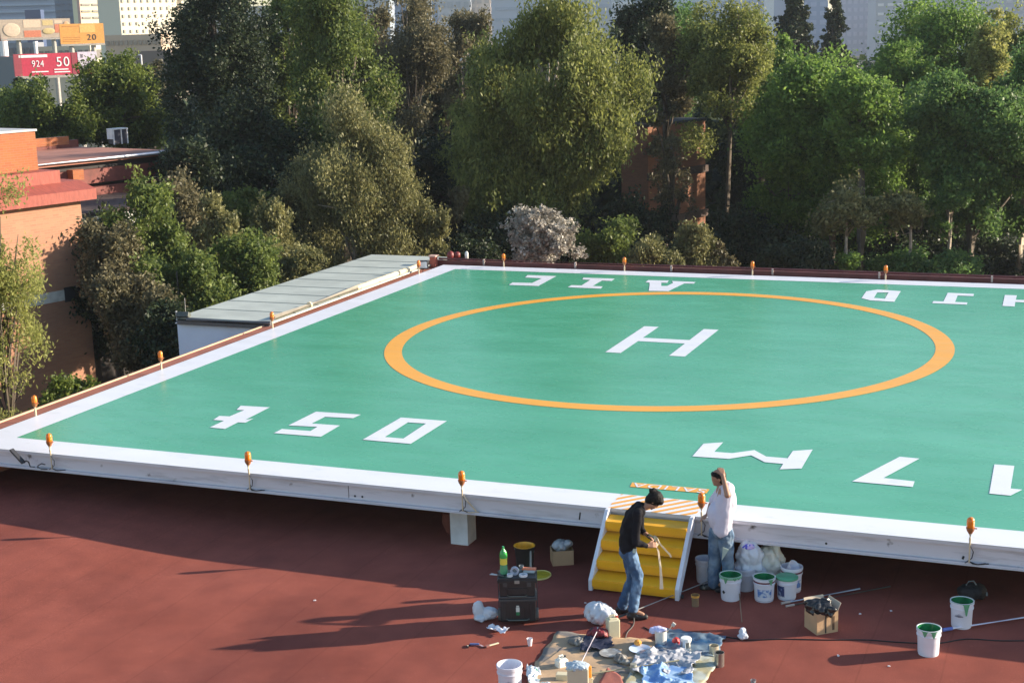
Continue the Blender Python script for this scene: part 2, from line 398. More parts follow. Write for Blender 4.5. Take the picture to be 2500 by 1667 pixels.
# steel edge beam
fm = bpy.data.materials.new('painted_steel'); fm.use_nodes = True
def steel(m, base=(.62, .61, .66), rust=(.10, .085, .08)):
    t = m.node_tree; n = t.nodes; L = t.links; bs = n['Principled BSDF']; tc = n.new('ShaderNodeTexCoord')
    mp = n.new('ShaderNodeMapping'); mp.inputs['Scale'].default_value = (.35, .35, 3); L.new(tc.outputs['Object'], mp.inputs[0])
    q = n.new('ShaderNodeTexNoise'); q.inputs['Scale'].default_value = 2.2; q.inputs['Detail'].default_value = 9; q.inputs['Roughness'].default_value = .65; L.new(mp.outputs[0], q.inputs['Vector'])
    r = n.new('ShaderNodeValToRGB'); e = r.color_ramp.elements; e[0].position, e[1].position = .52, .72; e[0].color = base+(1,); e[1].color = tuple(c*.62 for c in base)+(1,)
    L.new(q.outputs['Fac'], r.inputs[0])
    q2 = n.new('ShaderNodeTexNoise'); q2.inputs['Scale'].default_value = 3.5; q2.inputs['Detail'].default_value = 8; L.new(tc.outputs['Object'], q2.inputs['Vector'])
    r2 = n.new('ShaderNodeValToRGB'); e = r2.color_ramp.elements; e[0].position, e[1].position = .66, .74; e[0].color = (0, 0, 0, 1); e[1].color = (1, 1, 1, 1)
    L.new(q2.outputs['Fac'], r2.inputs[0])
    x = n.new('ShaderNodeMix'); x.data_type = 'RGBA'; L.new(r2.outputs[0], x.inputs[0]); L.new(r.outputs[0], x.inputs[6]); x.inputs[7].default_value = rust+(1,)
    L.new(x.outputs[2], bs.inputs['Base Color']); bs.inputs['Roughness'].default_value = .55
steel(fm); STEEL = fm
def beam(axis, pos, L, sgn, name='edge_beam'):
    b = MB()
    def bx(o0, o1, z0, z1):
        if axis == 'x': b.box((L/2, pos+sgn*(o0+o1)/2, (z0+z1)/2), (L, abs(o1-o0), z1-z0))
        else: b.box((pos+sgn*(o0+o1)/2, L/2, (z0+z1)/2), (abs(o1-o0), L, z1-z0))
    bx(-.10, .005, -.053, -.003); bx(-.06, -.045, -.29, -.056); bx(-.10, .012, -.312, -.292); bx(-.08, .028, -.33, -.3135)
    return b.build(name, STEEL, pad)
beam('x', 0, PW, -1); beam('y', 0, PD, -1); beam('x', PD, PW, 1)
b = MB()
for yy in np.arange(1.2, PD, 1.5): b.box((PW/2, yy, -.17), (PW-.4, .12, .23))
b.build('floor_beam', M('dark_steel', (.12, .12, .13), .6), pad)
# seams, drain holes and stains of the beam
def mark():
    global b
    b.build('beam_mark', M('black_mark', (.02, .02, .02), .8), pad); b = MB()
b = MB(); b.box((gp(823, 1192).x, .043, -.17), (.008, .004, .22)); mark()
for sx, sy in ((859, 1213), (875, 1216), (2018, 1322)): b.cyl((gp(sx, sy, -.22).x, .0435, -.235), .018, .004, 10, (0, -1, 0)); mark()
b.box((gp(1418, 1258, -.2).x, .042, -.19), (.02, .006, .12), ry=.15); mark()
b.box((gp(2352, 1360, -.25).x, .042, -.24), (.03, .006, .05), ry=.3)
b.build('beam_mark', M('black_mark', (.02, .02, .02), .8), pad)
# column
colm = M('column_paint', (.62, .63, .64), .6, var=.2, scale=3, bump=.3, bscale=6)
cx0 = gp(1114, 1311, FZ).x
for x, y in ((cx0+.2, .50), (cx0+.17, 7.5), (cx0+.17, 14.5), (cx0+9, 7.5), (3, 7.5), (3, 14.5), (cx0+9, .9+3)):
    b = MB(); b.box((0, 0, .335), (.31, .34, .67)); b.build('column', colm, pad, loc=(x, y, FZ+.0))

# ------------------------------------------------------------------ stairs
st = thing('metal_stairs', 'yellow steel stairs with white side rails up to the helipad', 'stairs', ((SX0+SX1)/2, 0, FZ))
yst = M('yellow_steps', (.92, .45, .015), .38, var=.08, scale=3, bump=.1, bscale=12)
Wd = SX1-SX0
BL, BR = gp(1424, 1440, FZ), gp(1652, 1459, FZ)
RUN = -(BL.y+BR.y)/2
for i in range(4):
    zt = .87-.232*i; yn = -.27-.222*i; dp = .36 if i else .25
    b = MB(); b.box((0, yn+dp/2, zt-.008+dp*.1), (Wd-.1, dp, .02), rx=.15); b.box((0, yn, zt-.052), (Wd-.1, .018, .095))
    b.build('step', yst, st, bevel=.004)
    MB().box((0, yn+.045, zt-.128), (Wd-.1, .014, .045), rx=-.1).build('riser', yst, st)
for s in (-1, 1):
    b = MB(); x = s*(Wd/2-.02)
    pr = [(.0, 1.008), (.0, .86), (-RUN+.02, .0), (-RUN-.05, .0), (-RUN-.05, .17), (-.1, 1.008)]
    vs = [(x-.03, y, z) for y, z in pr]+[(x+.03, y, z) for y, z in pr]; n = len(pr)
    b.add(vs, [tuple(range(n)), tuple(range(2*n-1, n-1, -1))]+[(i, n+i, n+(i+1) % n, (i+1) % n) for i in range(n)])
    b.build('side_rail', white_paint, st, bevel=.006)
    b = MB(); b.cyl((x+s*.05, -RUN+.02, .05), .03, .03, 12, (1, 0, 0)); b.build('foot_bolt', M('black_rubber', (.02, .02, .02), .7), st)

# ------------------------------------------------------------------ beacons
amber = M('amber_glass', (.95, .24, .01), .25, var=.1, trans=.15, coat=.5)
amb_d = M('beacon_brass', (.35, .13, .04), .5)
pole_m = M('pole_cream', (.62, .5, .34), .5, var=.15)
def make_beacon(outer):
    t = thing('beacon_light', 'x', 'beacon light')
    MB().lathe([(.026, .155), (.052, .20), (.06, .23), (.06, .245)], 16).build('socket', amb_d, t, smooth='auto')
    MB().lathe([(.05, .246), (.055, .262), (.055, .34), (.044, .378), (.018, .394), (.001, .396)], 16).build('lens', amber, t, smooth=True)
    b = MB(); b.box((.075, 0, .235), (.03, .02, .012)); b.build('clip', amb_d, t)
    b = MB()
    if outer: b.tube([(0, 0, .175), (0, 0, .08), (0, 0, .0), (0, -.0, -.28)], [.034, .018, .012, .011], 8)
    else: b.tube([(0, 0, .17), (0, 0, .1), (0, 0, -.03)], [.034, .022, .022], 8)
    b.build('stem', pole_m, t)
    return t
cab = M('black_cable', (.015, .015, .017), .6)
bf = [(116, 1112), (604, 1158), (1128, 1207), (1714, 1262), (2369, 1323)]
lab = ['amber beacon on the front edge nearest the left corner', 'amber beacon on the front edge above the bare shaded roof, second from the left corner',
       'amber beacon on the front edge above the white column', 'amber beacon beside the stairs next to the man in the white shirt',
       'amber beacon on the front edge farthest right, above the black bag']
proto = make_beacon(True)
for i, (sx, sy) in enumerate(bf):
    t = proto if i == 0 else copy_tree(proto)
    x = gp(sx, sy).x; t.location = (x, -.035, 0); setp(t, lab[i], 'beacon light', 'amber beacon lights around the helipad')
    b = MB(); zz = random.Random(i).uniform(-.02, .05)
    b.tube([(0, .02, -.2), (.01, .01, -.27), (.05+zz, -.01, -.285), (.12, 0, -.292), (.22+zz, .05, -.285)], .009, 6)
    b.tube([(0, .0, -.02), (.05, .02, -.12), (.03, .03, -.22), (-.06, .0, -.29)], .007, 6)
    if i == 2: b.tube([(.03, 0, -.02), (.1, -.02, -.1), (.16, .03, -.2), (.22, .04, -.28)], .014, 6)
    b.build('wiring', cab if i != 2 else pole_m, t)
proto2 = make_beacon(False)
bl = [((85, 1015), 0, 'amber beacon on the left edge nearest the viewer'), ((401, 902), 0, 'amber beacon on the left edge before the white-walled shed'),
      ((650, 800), 0, 'amber beacon on the left edge at the near corner of the shed roof'), ((1012, 668), 0, 'amber beacon on the left edge beside the small white floodlight'),
      ((1229, 652), 1, 'amber beacon on the far edge in front of the pale flowering shrub'), ((1520, 664), 1, 'amber beacon on the far edge behind the upside-down A'),
      ((1826, 680), 1, 'amber beacon on the far edge in the middle, between the A and the D'), ((2156, 690), 1, 'amber beacon on the far edge behind the white D')]
for i, ((sx, sy), far, lb) in enumerate(bl):
    t = proto2 if i == 0 else copy_tree(proto2); p = gp(sx, sy)
    t.location = (p.x, PD+.02, .03) if far else (-.03, p.y, .03)
    setp(t, lb, 'beacon light', 'amber beacon lights around the helipad')

# ------------------------------------------------------------------ edges beyond the pad
ledge = thing('roof_ledge', 'terracotta ledge with a cream rim along the left side of the helipad', 'ledge', (0, 0, 0))
tm = M('terracotta_ledge', (.30, .105, .07), .8, var=.2, scale=2, bump=.2)
MB().box((-.36, 10.8, -.2), (.64, 24.6, .17)).build('slab', tm, ledge)
MB().box((-.71, 10.8, -.165), (.05, 24.6, .15)).build('rim', M('cream_rim', (.62, .42, .28), .6), ledge)
MB().box((-.42, 10.8, -4), (.6, 24.6, 7.4)).build('wall', M('terracotta_wall', (.3, .12, .08)), ledge)
b = MB(); b.tube([(-.62, 12.3, .04), (-.62, 17, .05), (-.62, 22.4, .04)], .075, 12)
for y in (14.2, 17.2, 20.2): b.cyl((-.62, y, .045), .085, .06, 12, (0, 1, 0))
setp(b.build('drain_pipe', M('cream_pipe', (.72, .6, .42), .45), smooth='auto'), 'cream pipe running along the ledge beside the shed roof', 'pipe')
par = thing('maroon_parapet', 'low dark maroon parapet with a rail along the far edge of the helipad', 'parapet', (0, PD, 0))
mar = M('maroon_paint', (.14, .032, .03), .5, var=.25, scale=2)
MB().box((12.3, .35, -.1), (25.4, .1, .4)).build('wall', mar, par)
MB().box((12.3, .75, -.75), (25.4, .6, 1.0)).build('base', mar, par)  # unseen wall added to block light leaking in under the deck
b = MB(); b.tube([(-.3, .30, .155), (8, .30, .16), (25, .30, .155)], .035, 10); b.build('rail', mar, par)
for x in np.arange(1.3, 25, 3.1): MB().box((x, .27, .09), (.05, .09, .18)).build('bracket', M('pale_bracket', (.5, .4, .36), .6), par)
t = thing('corner_post', 'short red corner post at the far left corner of the helipad', 'post', (-.42, PD+.15, -.1))
MB().box((0, 0, .17), (.2, .2, .34)).build('shaft', M('red_post', (.4, .09, .06), .6), t, bevel=.01)
MB().box((0, 0, .36), (.26, .26, .04)).build('cap', M('pale_cap', (.62, .4, .33), .6), t)
MB().box((0, 0, -4.1), (.16, .16, 7.6)).build('lower_shaft', mar, t)
def floodlight(name, label, loc, rz, body, glass, tilt=0.5, s=1, hpole=.25):
    t = thing(name, label, 'floodlight', loc, rz)
    b = MB(); b.tube([(0, 0, -.02), (0, 0, hpole)], .012*s, 8); b.box((0, 0, hpole), (.2*s, .02, .02)); 
    b.box((-.11*s, 0, hpole+.05*s), (.012, .02, .12*s)); b.box((.11*s, 0, hpole+.05*s), (.012, .02, .12*s)); b.build('bracket', body, t)
    Mx = Matrix.Translation((0, 0, hpole+.09*s)) @ Matrix.Rotation(tilt, 4, 'X')
    b = MB(); b.box((0, 0, 0), (.2*s, .05*s, .16*s), M=Mx)
    for k in range(5): b.box((-.08*s+.04*s*k, .035*s, 0), (.008*s, .03*s, .14*s), M=Mx)
    b.build('housing', body, t, bevel=.006*s)
    b = MB(); b.box((0, -.027*s, 0), (.17*s, .006, .13*s), M=Mx); b.build('glass', glass, t)
    return t
blk = M('black_metal', (.025, .025, .03), .45); glas = M('lamp_glass', (.75, .78, .8), .15)
redp = M('red_lamp_paint', (.16, .02, .02), .5)
p = gp(1034, 660); floodlight('floodlight', 'white-faced black-framed floodlight on the left edge near the far corner', (-.15, p.y-.1, -.02), .3, blk, glas, .25, 1.6, .08)
t = thing('red_alarm_lamp', 'dark red twin lamp on a pole at the far left corner behind the maroon parapet', 'lamp', (.12, PD+.4, -.3))
b = MB(); b.tube([(0, 0, 0), (0, 0, .52)], .015, 8); b.build('pole', mar, t)
b = MB(); b.lathe([(.03, 0), (.11, .05), (.13, .12), (.1, .22), (.04, .26), (.001, .27)], 14, (-.05, 0, .43)); b.build('horn', redp, t, smooth=True)
b = MB(); b.lathe([(.03, 0), (.11, .03), (.11, .16), (.05, .2), (.001, .21)], 14, (.12, .14, .45)); b.build('horn', redp, t, smooth=True)
t = thing('white_sensor', 'small white capsule lamp beside the dark red twin lamp', 'lamp', (.62, PD+.45, -.3))
b = MB(); b.tube([(0, 0, 0), (0, 0, .48)], .012, 8); b.build('pole', mar, t)
b = MB(); b.lathe([(.03, 0), (.06, .03), (.06, .2), (.03, .25), (.001, .26)], 14, (0, 0, .44)); b.build('capsule', M('grey_white', (.6, .6, .58), .4), t, smooth=True)
# black floodlight on an arm at the front left corner
q = gp(30, 1110)
t = thing('corner_floodlight', 'black slim floodlight on a bent arm below the front left corner of the helipad', 'floodlight', (q.x+.1, -.08, -.2))
b = MB(); b.tube([(.22, .05, -.08), (.16, -.02, -.06), (.14, -.03, .05), (.08, -.06, .08)], .014, 8); b.tube([(.3, .05, -.09), (.36, 0, -.02), (.46, .0, .03), (.52, .04, .0)], .012, 8); b.tube([(.32, .04, -.08), (.42, .02, -.1), (.56, .04, -.1)], .012, 8)
b.build('arm', blk, t)
Mx = Matrix.Translation((-.1, -.08, .17)) @ Matrix.Rotation(.75, 4, 'Y')
t.scale = (.85, .85, .85); b = MB(); b.box((0, 0, 0), (.42, .12, .04), M=Mx); b.build('housing', blk, t, bevel=.012)

# ------------------------------------------------------------------ shed left of the pad
sh = thing('roof_shed', 'low shed with grey-green sheet roof and white end wall left of the helipad', 'shed', (-2, 12, -7))
shed_roof = M('sheet_roof', (.42, .46, .43), .6, var=.12, scale=1.2)
b = MB(); b.box((0.03, 5.75, 7.0-.03), (2.96, 11.4, .05))
b.build('roof', shed_roof, sh)
b = MB()
for k in range(1, 9): b.box((.03, k*1.27, 7.003), (2.95, .012, .01))
b.build('roof_seam', M('seam_dark', (.26, .29, .27), .6), sh)
b = MB(); b.box((0.02, 0.0, 6.86), (2.86, .1, .1)); b.tube([(-1.1, -.02, 6.95), (1.5, -.02, 6.97)], .06, 10)
b.build('gutter', M('gutter_dark', (.10, .10, .11), .5), sh)
wm = M('shed_wall_paint', (.66, .76, .93), .7, var=.07, scale=1.2)
b = MB(); b.box((0, .16, 3.4), (2.98, .2, 6.8)); b.box((-1.4, 5.8, 3.4), (.18, 11.1, 6.8)); b.build('wall', wm, sh)
MB().box((0, .14, 6.825), (3.04, .26, .03)).build('coping', M('white_coping', (.7, .72, .76), .6), sh)
t = thing('roof_box_lamp', 'dark hooded lamp on the outer corner of the shed roof', 'lamp', (-3.33, 12.05, -.08))
b = MB(); b.box((0.08, 0, .13), (.34, .2, .14), ry=.0, rz=.2, rx=-.5); b.build('housing', M('hood_grey', (.09, .1, .09), .5), t, bevel=.01)
b = MB(); b.tube([(-.12, -.05, -.02), (-.12, -.05, .22)], .02, 8); b.cyl((-.12, -.05, .2), .03, .04, 10); b.tube([(.15, 0, 0), (.15, 0, .6)], .006, 6); b.build('mast', M('pale_metal', (.5, .5, .5), .4), t)
# ------------------------------------------------------------------ people
FACE_RZ = -YAW*-1  # image right is at angle +0.3875 from +X
FACE_RZ = 0.38754
skin = M('skin', (.36, .19, .12), .55, var=.08, scale=6); skin_d = M('skin_dark', (.24, .12, .08), .55, var=.08, scale=6)
hairm = M('black_hair', (.005, .0045, .0045), .6, spec=.2, var=.3, scale=40, bump=.5, bscale=60)
def hand(b, wrist, d, up, side, s=1.0, curl=.5):
    """palm and five fingers; d = direction of the hand, up = back of the hand, side = towards the thumb"""
    w = Vector(wrist); d = Vector(d).normalized(); side = Vector(side).normalized(); up = Vector(up).normalized()
    p1 = w+d*.085*s
    for k, off in enumerate((-.03, -.01, .01, .03)):
        b.cap(w+side*off*.6*s, p1+side*off*s, .017*s, .014*s, 8)
        L = (.056, .072, .076, .066)[k]*s; a = p1+side*off*s*1.1; pts = [a]; dd = d.copy()
        for j in range(3):
            dd = (dd-up*curl*(.5+.35*j)).normalized(); a = a+dd*L*(.45, .32, .25)[j]; pts.append(a)
        b.chain(pts, [.0095*s, .009*s, .0085*s, .0075*s])
    a = w+d*.03*s+side*.032*s; t1 = a+(d*.7+side*.7-up*.2).normalized()*.04*s; t2 = t1+(d-up*curl*.6).normalized()*.03*s
    b.chain([a, t1, t2], [.013*s, .011*s, .009*s])
def head(b, c, f, up, r=.1):
    """skull, jaw, nose, lips, brow, eyes sockets, ears; f = facing, up = crown direction"""
    c = Vector(c); f = Vector(f).normalized(); up = Vector(up); up = (up-f*up.dot(f)).normalized(); s = f.cross(up)
    R = Matrix((s, f, up)).transposed()
    b.ell(c+up*.02, (r*.76, r*.95, r*.98), R); b.ell(c+f*.025-up*.05, (r*.56, r*.66, r*.72), R)
    b.ell(c+f*.085-up*.02, (r*.13, r*.18, r*.24), R, 8, 6); b.ell(c+f*.083-up*.066, (r*.24, r*.1, r*.1), R, 8, 6)
    b.ell(c+f*.072+up*.022, (r*.5, r*.13, r*.1), R, 8, 6); b.ell(c+f*.068-up*.1, (r*.22, r*.16, r*.14), R, 8, 6)
    for k in (-1, 1): b.ell(c+s*k*r*.77-f*.005-up*.01, (r*.1, r*.2, r*.3), R, 8, 6)
    return R
def eyes(c, f, up, R, parent, r=.1):
    c = Vector(c); f = Vector(f).normalized(); up = Vector(up); up = (up-f*up.dot(f)).normalized(); s = f.cross(up)
    for k in (-1, 1): MB().ell(c+f*.082+s*k*.03+up*.006, (.012, .008, .006), R, 8, 6).build('eye', M('eye_dark', (.03, .02, .02), .3), parent, smooth=True)

class Pose:
    def __init__(s, k, x0, y0, pit): s.k, s.x0, s.y0, s.c, s.s = k, x0, y0, math.cos(pit), math.sin(pit)
    def __call__(s, px, py, y=0.0): return Vector(((px-s.x0)*s.k, y, ((s.y0-py)*s.k-y*s.s)/s.c))

# --- person with the bun, leaning over a strip of tape
wf = gp(1500+200*.2168, 1180+1490*.2168, FZ)
J = Pose(.001305, 200, 1490, .365)
w = thing('person', 'person with a black hair bun, black top and blue jeans leaning forward before the stairs', 'person', wf, FACE_RZ)
hc = J(452, 262, 0); hf = Vector((.62, -.12, -.78)); hu = Vector((.75, 0, .62))
sh_n, sh_f = J(262, 395, -.17), J(300, 395, .17)
el_n, wr_n, el_f, wr_f = J(235, 700, -.22), J(362, 738, -.16), J(318, 560, .20), J(392, 628, .10)
hip_n, hip_f, kn_n, kn_f = J(170, 800, -.09), J(175, 800, .09), J(262, 1070, -.11), J(215, 1075, .10)
an_n, an_f = J(205, 1430, -.12), J(100, 1395, .12)
b = MB(); Rw = head(b, hc, hf, hu, .1)
b.cap(J(330, 330, 0), hc+Vector((-.02, 0, -.02)), .058, .055)
torso = [J(300, 340), J(225, 440), J(170, 600), J(158, 760)]
for (p, q, r0, r1) in ((torso[0], torso[1], .08, .125), (torso[1], torso[2], .125, .115), (torso[2], torso[3], .115, .125)): 
    b.cap(p+Vector((0, -.05, 0)), q+Vector((0, -.05, 0)), r0*.85, r1*.85); b.cap(p+Vector((0, .05, 0)), q+Vector((0, .05, 0)), r0*.85, r1*.85)
b.cap(sh_n, sh_f, .06, .06)
b.chain([sh_n, el_n, wr_n], [.052, .04, .027]); b.chain([sh_f, el_f, wr_f], [.052, .04, .027])
b.chain([hip_n, kn_n, an_n], [.085, .058, .042]); b.chain([hip_f, kn_f, an_f], [.085, .058, .042])
b.chain([an_n, an_n+Vector((.13, -.02, -.05))], [.04, .03]); b.chain([an_f, an_f+Vector((.12, .02, -.05))], [.04, .03])
hand(b, wr_n, (1, .1, .05), (0, -.8, .6), (0, .5, .7), 1.0, .35); hand(b, wr_f, (.85, -.2, -.5), (.3, -.3, .9), (0, -1, 0), 1.0, .45)
remesh(b.build('body', skin, w, smooth=True), .0065, 2)
eyes(hc, hf, hu, Rw, w)
# hair
b = MB(); hn = hf.normalized(); hun = (hu-hn*hu.dot(hn)).normalized()
b.ell(hc+hun*.04-hn*.02, (.105, .118, .112), Rw); b.ell(hc-hn*.05-hun*.01, (.095, .075, .1), Rw); b.ell(hc+hun*.06+hn*.045, (.085, .07, .06), Rw)
bun = hc+Vector((-.015, 0, .14))
for dx, dy, dz, r in ((0, 0, 0, .042), (.03, .01, .012, .03), (-.03, -.01, .012, .028), (.01, 0, .028, .026), (-.045, 0, .035, .013), (.05, 0, .0, .018)): b.ell(bun+Vector((dx, dy, dz)), r)
remesh(b.build('hair', hairm, w, smooth=True), .008, 2, .03, .012)
# top
top_m = M('black_top', (.009, .009, .013), .9, spec=.2, var=.4, scale=9, bump=.4, bscale=14)
b = MB()
for yy in (-.075, 0, .075):
    v = Vector((0, yy, 0)); b.chain([p+v for p in [J(290, 345), J(222, 440), J(170, 590), J(158, 735)]], [.085, .12, .112, .118])
b.cap(sh_n, sh_f, .072, .072); b.cap(J(312, 318), J(300, 330), .068, .08)
b.chain([sh_n, el_n, wr_n-Vector((.012, 0, 0))], [.068, .056, .04]); b.chain([sh_f, el_f, el_f.lerp(wr_f, .5)], [.068, .054, .042])
remesh(b.build('long_sleeved_top', top_m, w, smooth=True), .01, 3, .09, .035)
jean_m = M('blue_jeans', (.03, .075, .16), .85, col2=(.13, .23, .38), thr=(.46, .62), scale=7, bump=.4, bscale=12, stretch=(1, 1, .5))
b = MB(); b.cap(J(160, 765, -.06), J(160, 765, .06), .118, .118); b.cap(J(165, 800, -.07), J(165, 800, .07), .12, .12)
b.chain([hip_n, kn_n, an_n+Vector((0, 0, .03))], [.105, .082, .075]); b.chain([hip_f, kn_f, an_f+Vector((0, 0, .03))], [.105, .082, .075])
remesh(b.build('jeans', jean_m, w, smooth=True), .01, 3, .07, .035)
MB().box(J(222, 790, -.205), (.05, .006, .06), ry=.2).build('paint_patch', M('pale_patch', (.45, .55, .5), .8), w)
shoe_m = M('dark_shoe', (.02, .022, .025), .6, col2=(.3, .3, .26), thr=(.6, .68), scale=12)
for an, fx, nm in ((an_n, .15, 0), (an_f, .12, 1)):
    g = Vector((an.x, an.y, .045)); b = MB(); b.chain([g+Vector((-.05, 0, .01)), g+Vector((.05, -.01, .005)), g+Vector((fx+.02, -.02, -.005))], [.05, .05, .04]); b.cap(g, an-Vector((0, 0, .01)), .052, .06)
    remesh(b.build('shoe', shoe_m, w, smooth=True), .009, 2)
glv = M('dark_glove', (.03, .045, .03), .7)
b = MB(); hd = Vector((.85, -.2, -.5)).normalized()
b.cap(wr_f+hd*.005, wr_f+hd*.08, .032, .036); 
for k in range(4):
    o = Vector((0, -.03+.02*k, 0)); b.chain([wr_f+hd*.08+o, wr_f+hd*.115+o+Vector((0, 0, -.01)), wr_f+hd*.12+o+Vector((0, 0, -.035))], [.014, .013, .012])
remesh(b.build('glove', glv, w, smooth=True), .006, 1)
# tape
hh = J(482, 690, -.03)
def ribbon(b, pts, wd, side=(0, 1, 0)):
    vs = []; 
    for i, p in enumerate(pts):
        p = Vector(p); s = Vector(side)*wd/2; s.rotate(Matrix.Rotation(.5*math.sin(i*1.3), 3, 'Z')); vs += [p-s, p+s]
    n = len(pts); b.add(vs, [(2*i, 2*i+1, 2*i+3, 2*i+2) for i in range(n-1)])
tape_m = M('masking_tape', (.8, .68, .5), .6)
b = MB(); P = [J(470, 745, -.05), J(492, 800, -.04), J(505, 900, -.02), J(515, 1000, -.03), J(520, 1100, -.02), J(522, 1205, -.03)]
vs = []
for i, p in enumerate(P): wdt = (.010, .012, .014, .016, .02, .026)[i]; vs += [p+Vector((-wdt, 0, 0)), p+Vector((wdt, .01*math.sin(i), 0))]
b.add(vs, [(2*i, 2*i+1, 2*i+3, 2*i+2) for i in range(5)])
P = [J(450, 632, .03), J(480, 660, -.02), J(492, 700, -.03), J(530, 745, -.02), J(580, 800, -.01), J(618, 838, 0), J(632, 868, 0)]
vs = []
for i, p in enumerate(P): vs += [p+Vector((-.008, 0, -.006)), p+Vector((.010, 0, .008))]
b.add(vs, [(2*i, 2*i+1, 2*i+3, 2*i+2) for i in range(6)])
for a in range(0, 330, 40):
    pass
b.tube([J(455, 690, -.05), J(485, 668, -.05), J(500, 700, -.04), J(480, 735, -.05), J(465, 760, -.05)], .008, 6)
o = b.build('tape_strip', tape_m, None, loc=wf, rz=FACE_RZ)
sd = o.modifiers.new('thick', 'SOLIDIFY'); sd.thickness = .003; bake(o)
setp(o, 'cream strip of peeled masking tape hanging from the hands of the person with the bun', 'tape')

# --- man in the white shirt, facing left, one arm over his head
mf = gp(1700+275*.1976, 1140+1515*.1976, FZ)
K = Pose(.001273, 275, 1515, .324)
m = thing('person', 'person in white t-shirt and faded jeans with one hand on the head, beside a beacon', 'person', mf, FACE_RZ)
hc = K(272, 215, 0); hf = Vector((-1, .1, -.1)); hu = Vector((0, 0, 1))
b = MB(); Rm = head(b, hc, hf, hu, .108)
b.cap(K(335, 300), hc+Vector((.02, 0, -.02)), .06, .06)
shn, shf = K(372, 350, -.16), K(345, 330, .17)
eln, wrn = K(338, 420, -.33), K(308, 190, -.13)
elf, wrf = K(215, 520, .24), K(160, 632, .10)
hpn, hpf, knn, knf = K(345, 850, -.09), K(260, 850, .09), K(365, 1150, -.10), K(240, 1160, .08)
ann, anf = K(385, 1420, -.10), K(215, 1452, .02)
for yy in (-.08, .08):
    v = Vector((0, yy, 0)); b.chain([p+v for p in (K(345, 370), K(320, 560), K(300, 780))], [.11, .12, .115])
b.ell(K(255, 650), (.13, .15, .2)); b.cap(shn, shf, .065, .065)
b.chain([shn, eln, wrn], [.058, .045, .03]); b.chain([shf, elf, wrf], [.058, .043, .03])
b.chain([hpn, knn, ann], [.09, .062, .045]); b.chain([hpf, knf, anf], [.09, .062, .045])
b.cap(ann, ann+Vector((-.13, 0, -.04)), .04, .03); b.cap(anf, anf+Vector((-.13, 0, -.04)), .04, .03)
hand(b, wrn, (-.1, .75, .45), (0, -.5, .85), (-1, 0, 0), 1.1, .3); hand(b, wrf, (-.7, -.3, -.3), (0, .2, .9), (0, -1, 0), 1.0, .5)
remesh(b.build('body', skin, m, smooth=True), .0065, 2)
eyes(hc, hf, hu, Rm, m)
b = MB(); b.ell(hc+Vector((.018, 0, .035)), (.1, .098, .092)); b.ell(hc+Vector((.055, 0, -.025)), (.065, .088, .085)); b.ell(hc+Vector((-.06, 0, .055)), (.05, .08, .04))
remesh(b.build('hair', hairm, m, smooth=True), .008, 2, .03, .012)
shirt_m = M('white_shirt', (.62, .60, .72), .85, var=.05, scale=5, bump=.3, bscale=9)
b = MB()
for yy in (-.09, 0, .09):
    v = Vector((0, yy, 0)); b.chain([p+v for p in (K(360, 360), K(335, 480), K(320, 640), K(310, 790))], [.115, .135, .14, .138])
b.ell(K(250, 650), (.135, .17, .22)); b.ell(K(400, 480), (.10, .19, .2)); b.cap(shn+Vector((0, 0, -.01)), shf+Vector((0, 0, -.01)), .082, .082)
b.cap(shn, shn.lerp(eln, .5), .09, .08); b.cap(shf, shf.lerp(elf, .75), .085, .07); b.cap(K(335, 305), K(345, 330), .066, .09)
remesh(b.build('t_shirt', shirt_m, m, smooth=True), .011, 4, .2, .03)
jm2 = M('faded_jeans', (.07, .13, .22), .85, col2=(.20, .27, .35), thr=(.42, .6), scale=5, bump=.4, bscale=11)
b = MB(); b.cap(K(310, 830, -.08), K(310, 830, .08), .135, .135)
b.chain([hpn, knn, ann+Vector((0, 0, .02))], [.125, .095, .088]); b.chain([hpf, knf, anf+Vector((0, 0, .02))], [.12, .098, .09])
remesh(b.build('jeans', jm2, m, smooth=True), .011, 3, .08, .04)
b = MB(); b.add([K(300, 1010, -.215), K(368, 1040, -.225), K(288, 1165, -.205)], [(0, 1, 2)]); o = b.build('torn_pocket', M('pale_patch', (.45, .55, .5), .8), m)
sd = o.modifiers.new('t', 'SOLIDIFY'); sd.thickness = .008; bake(o)
for an in (ann, anf):
    g = Vector((an.x, an.y, .045)); b = MB(); b.chain([g+Vector((.04, 0, .01)), g+Vector((-.06, 0, .005)), g+Vector((-.17, 0, -.005))], [.05, .05, .042]); b.cap(g, an, .052, .06)
    remesh(b.build('shoe', shoe_m, m, smooth=True), .009, 2)

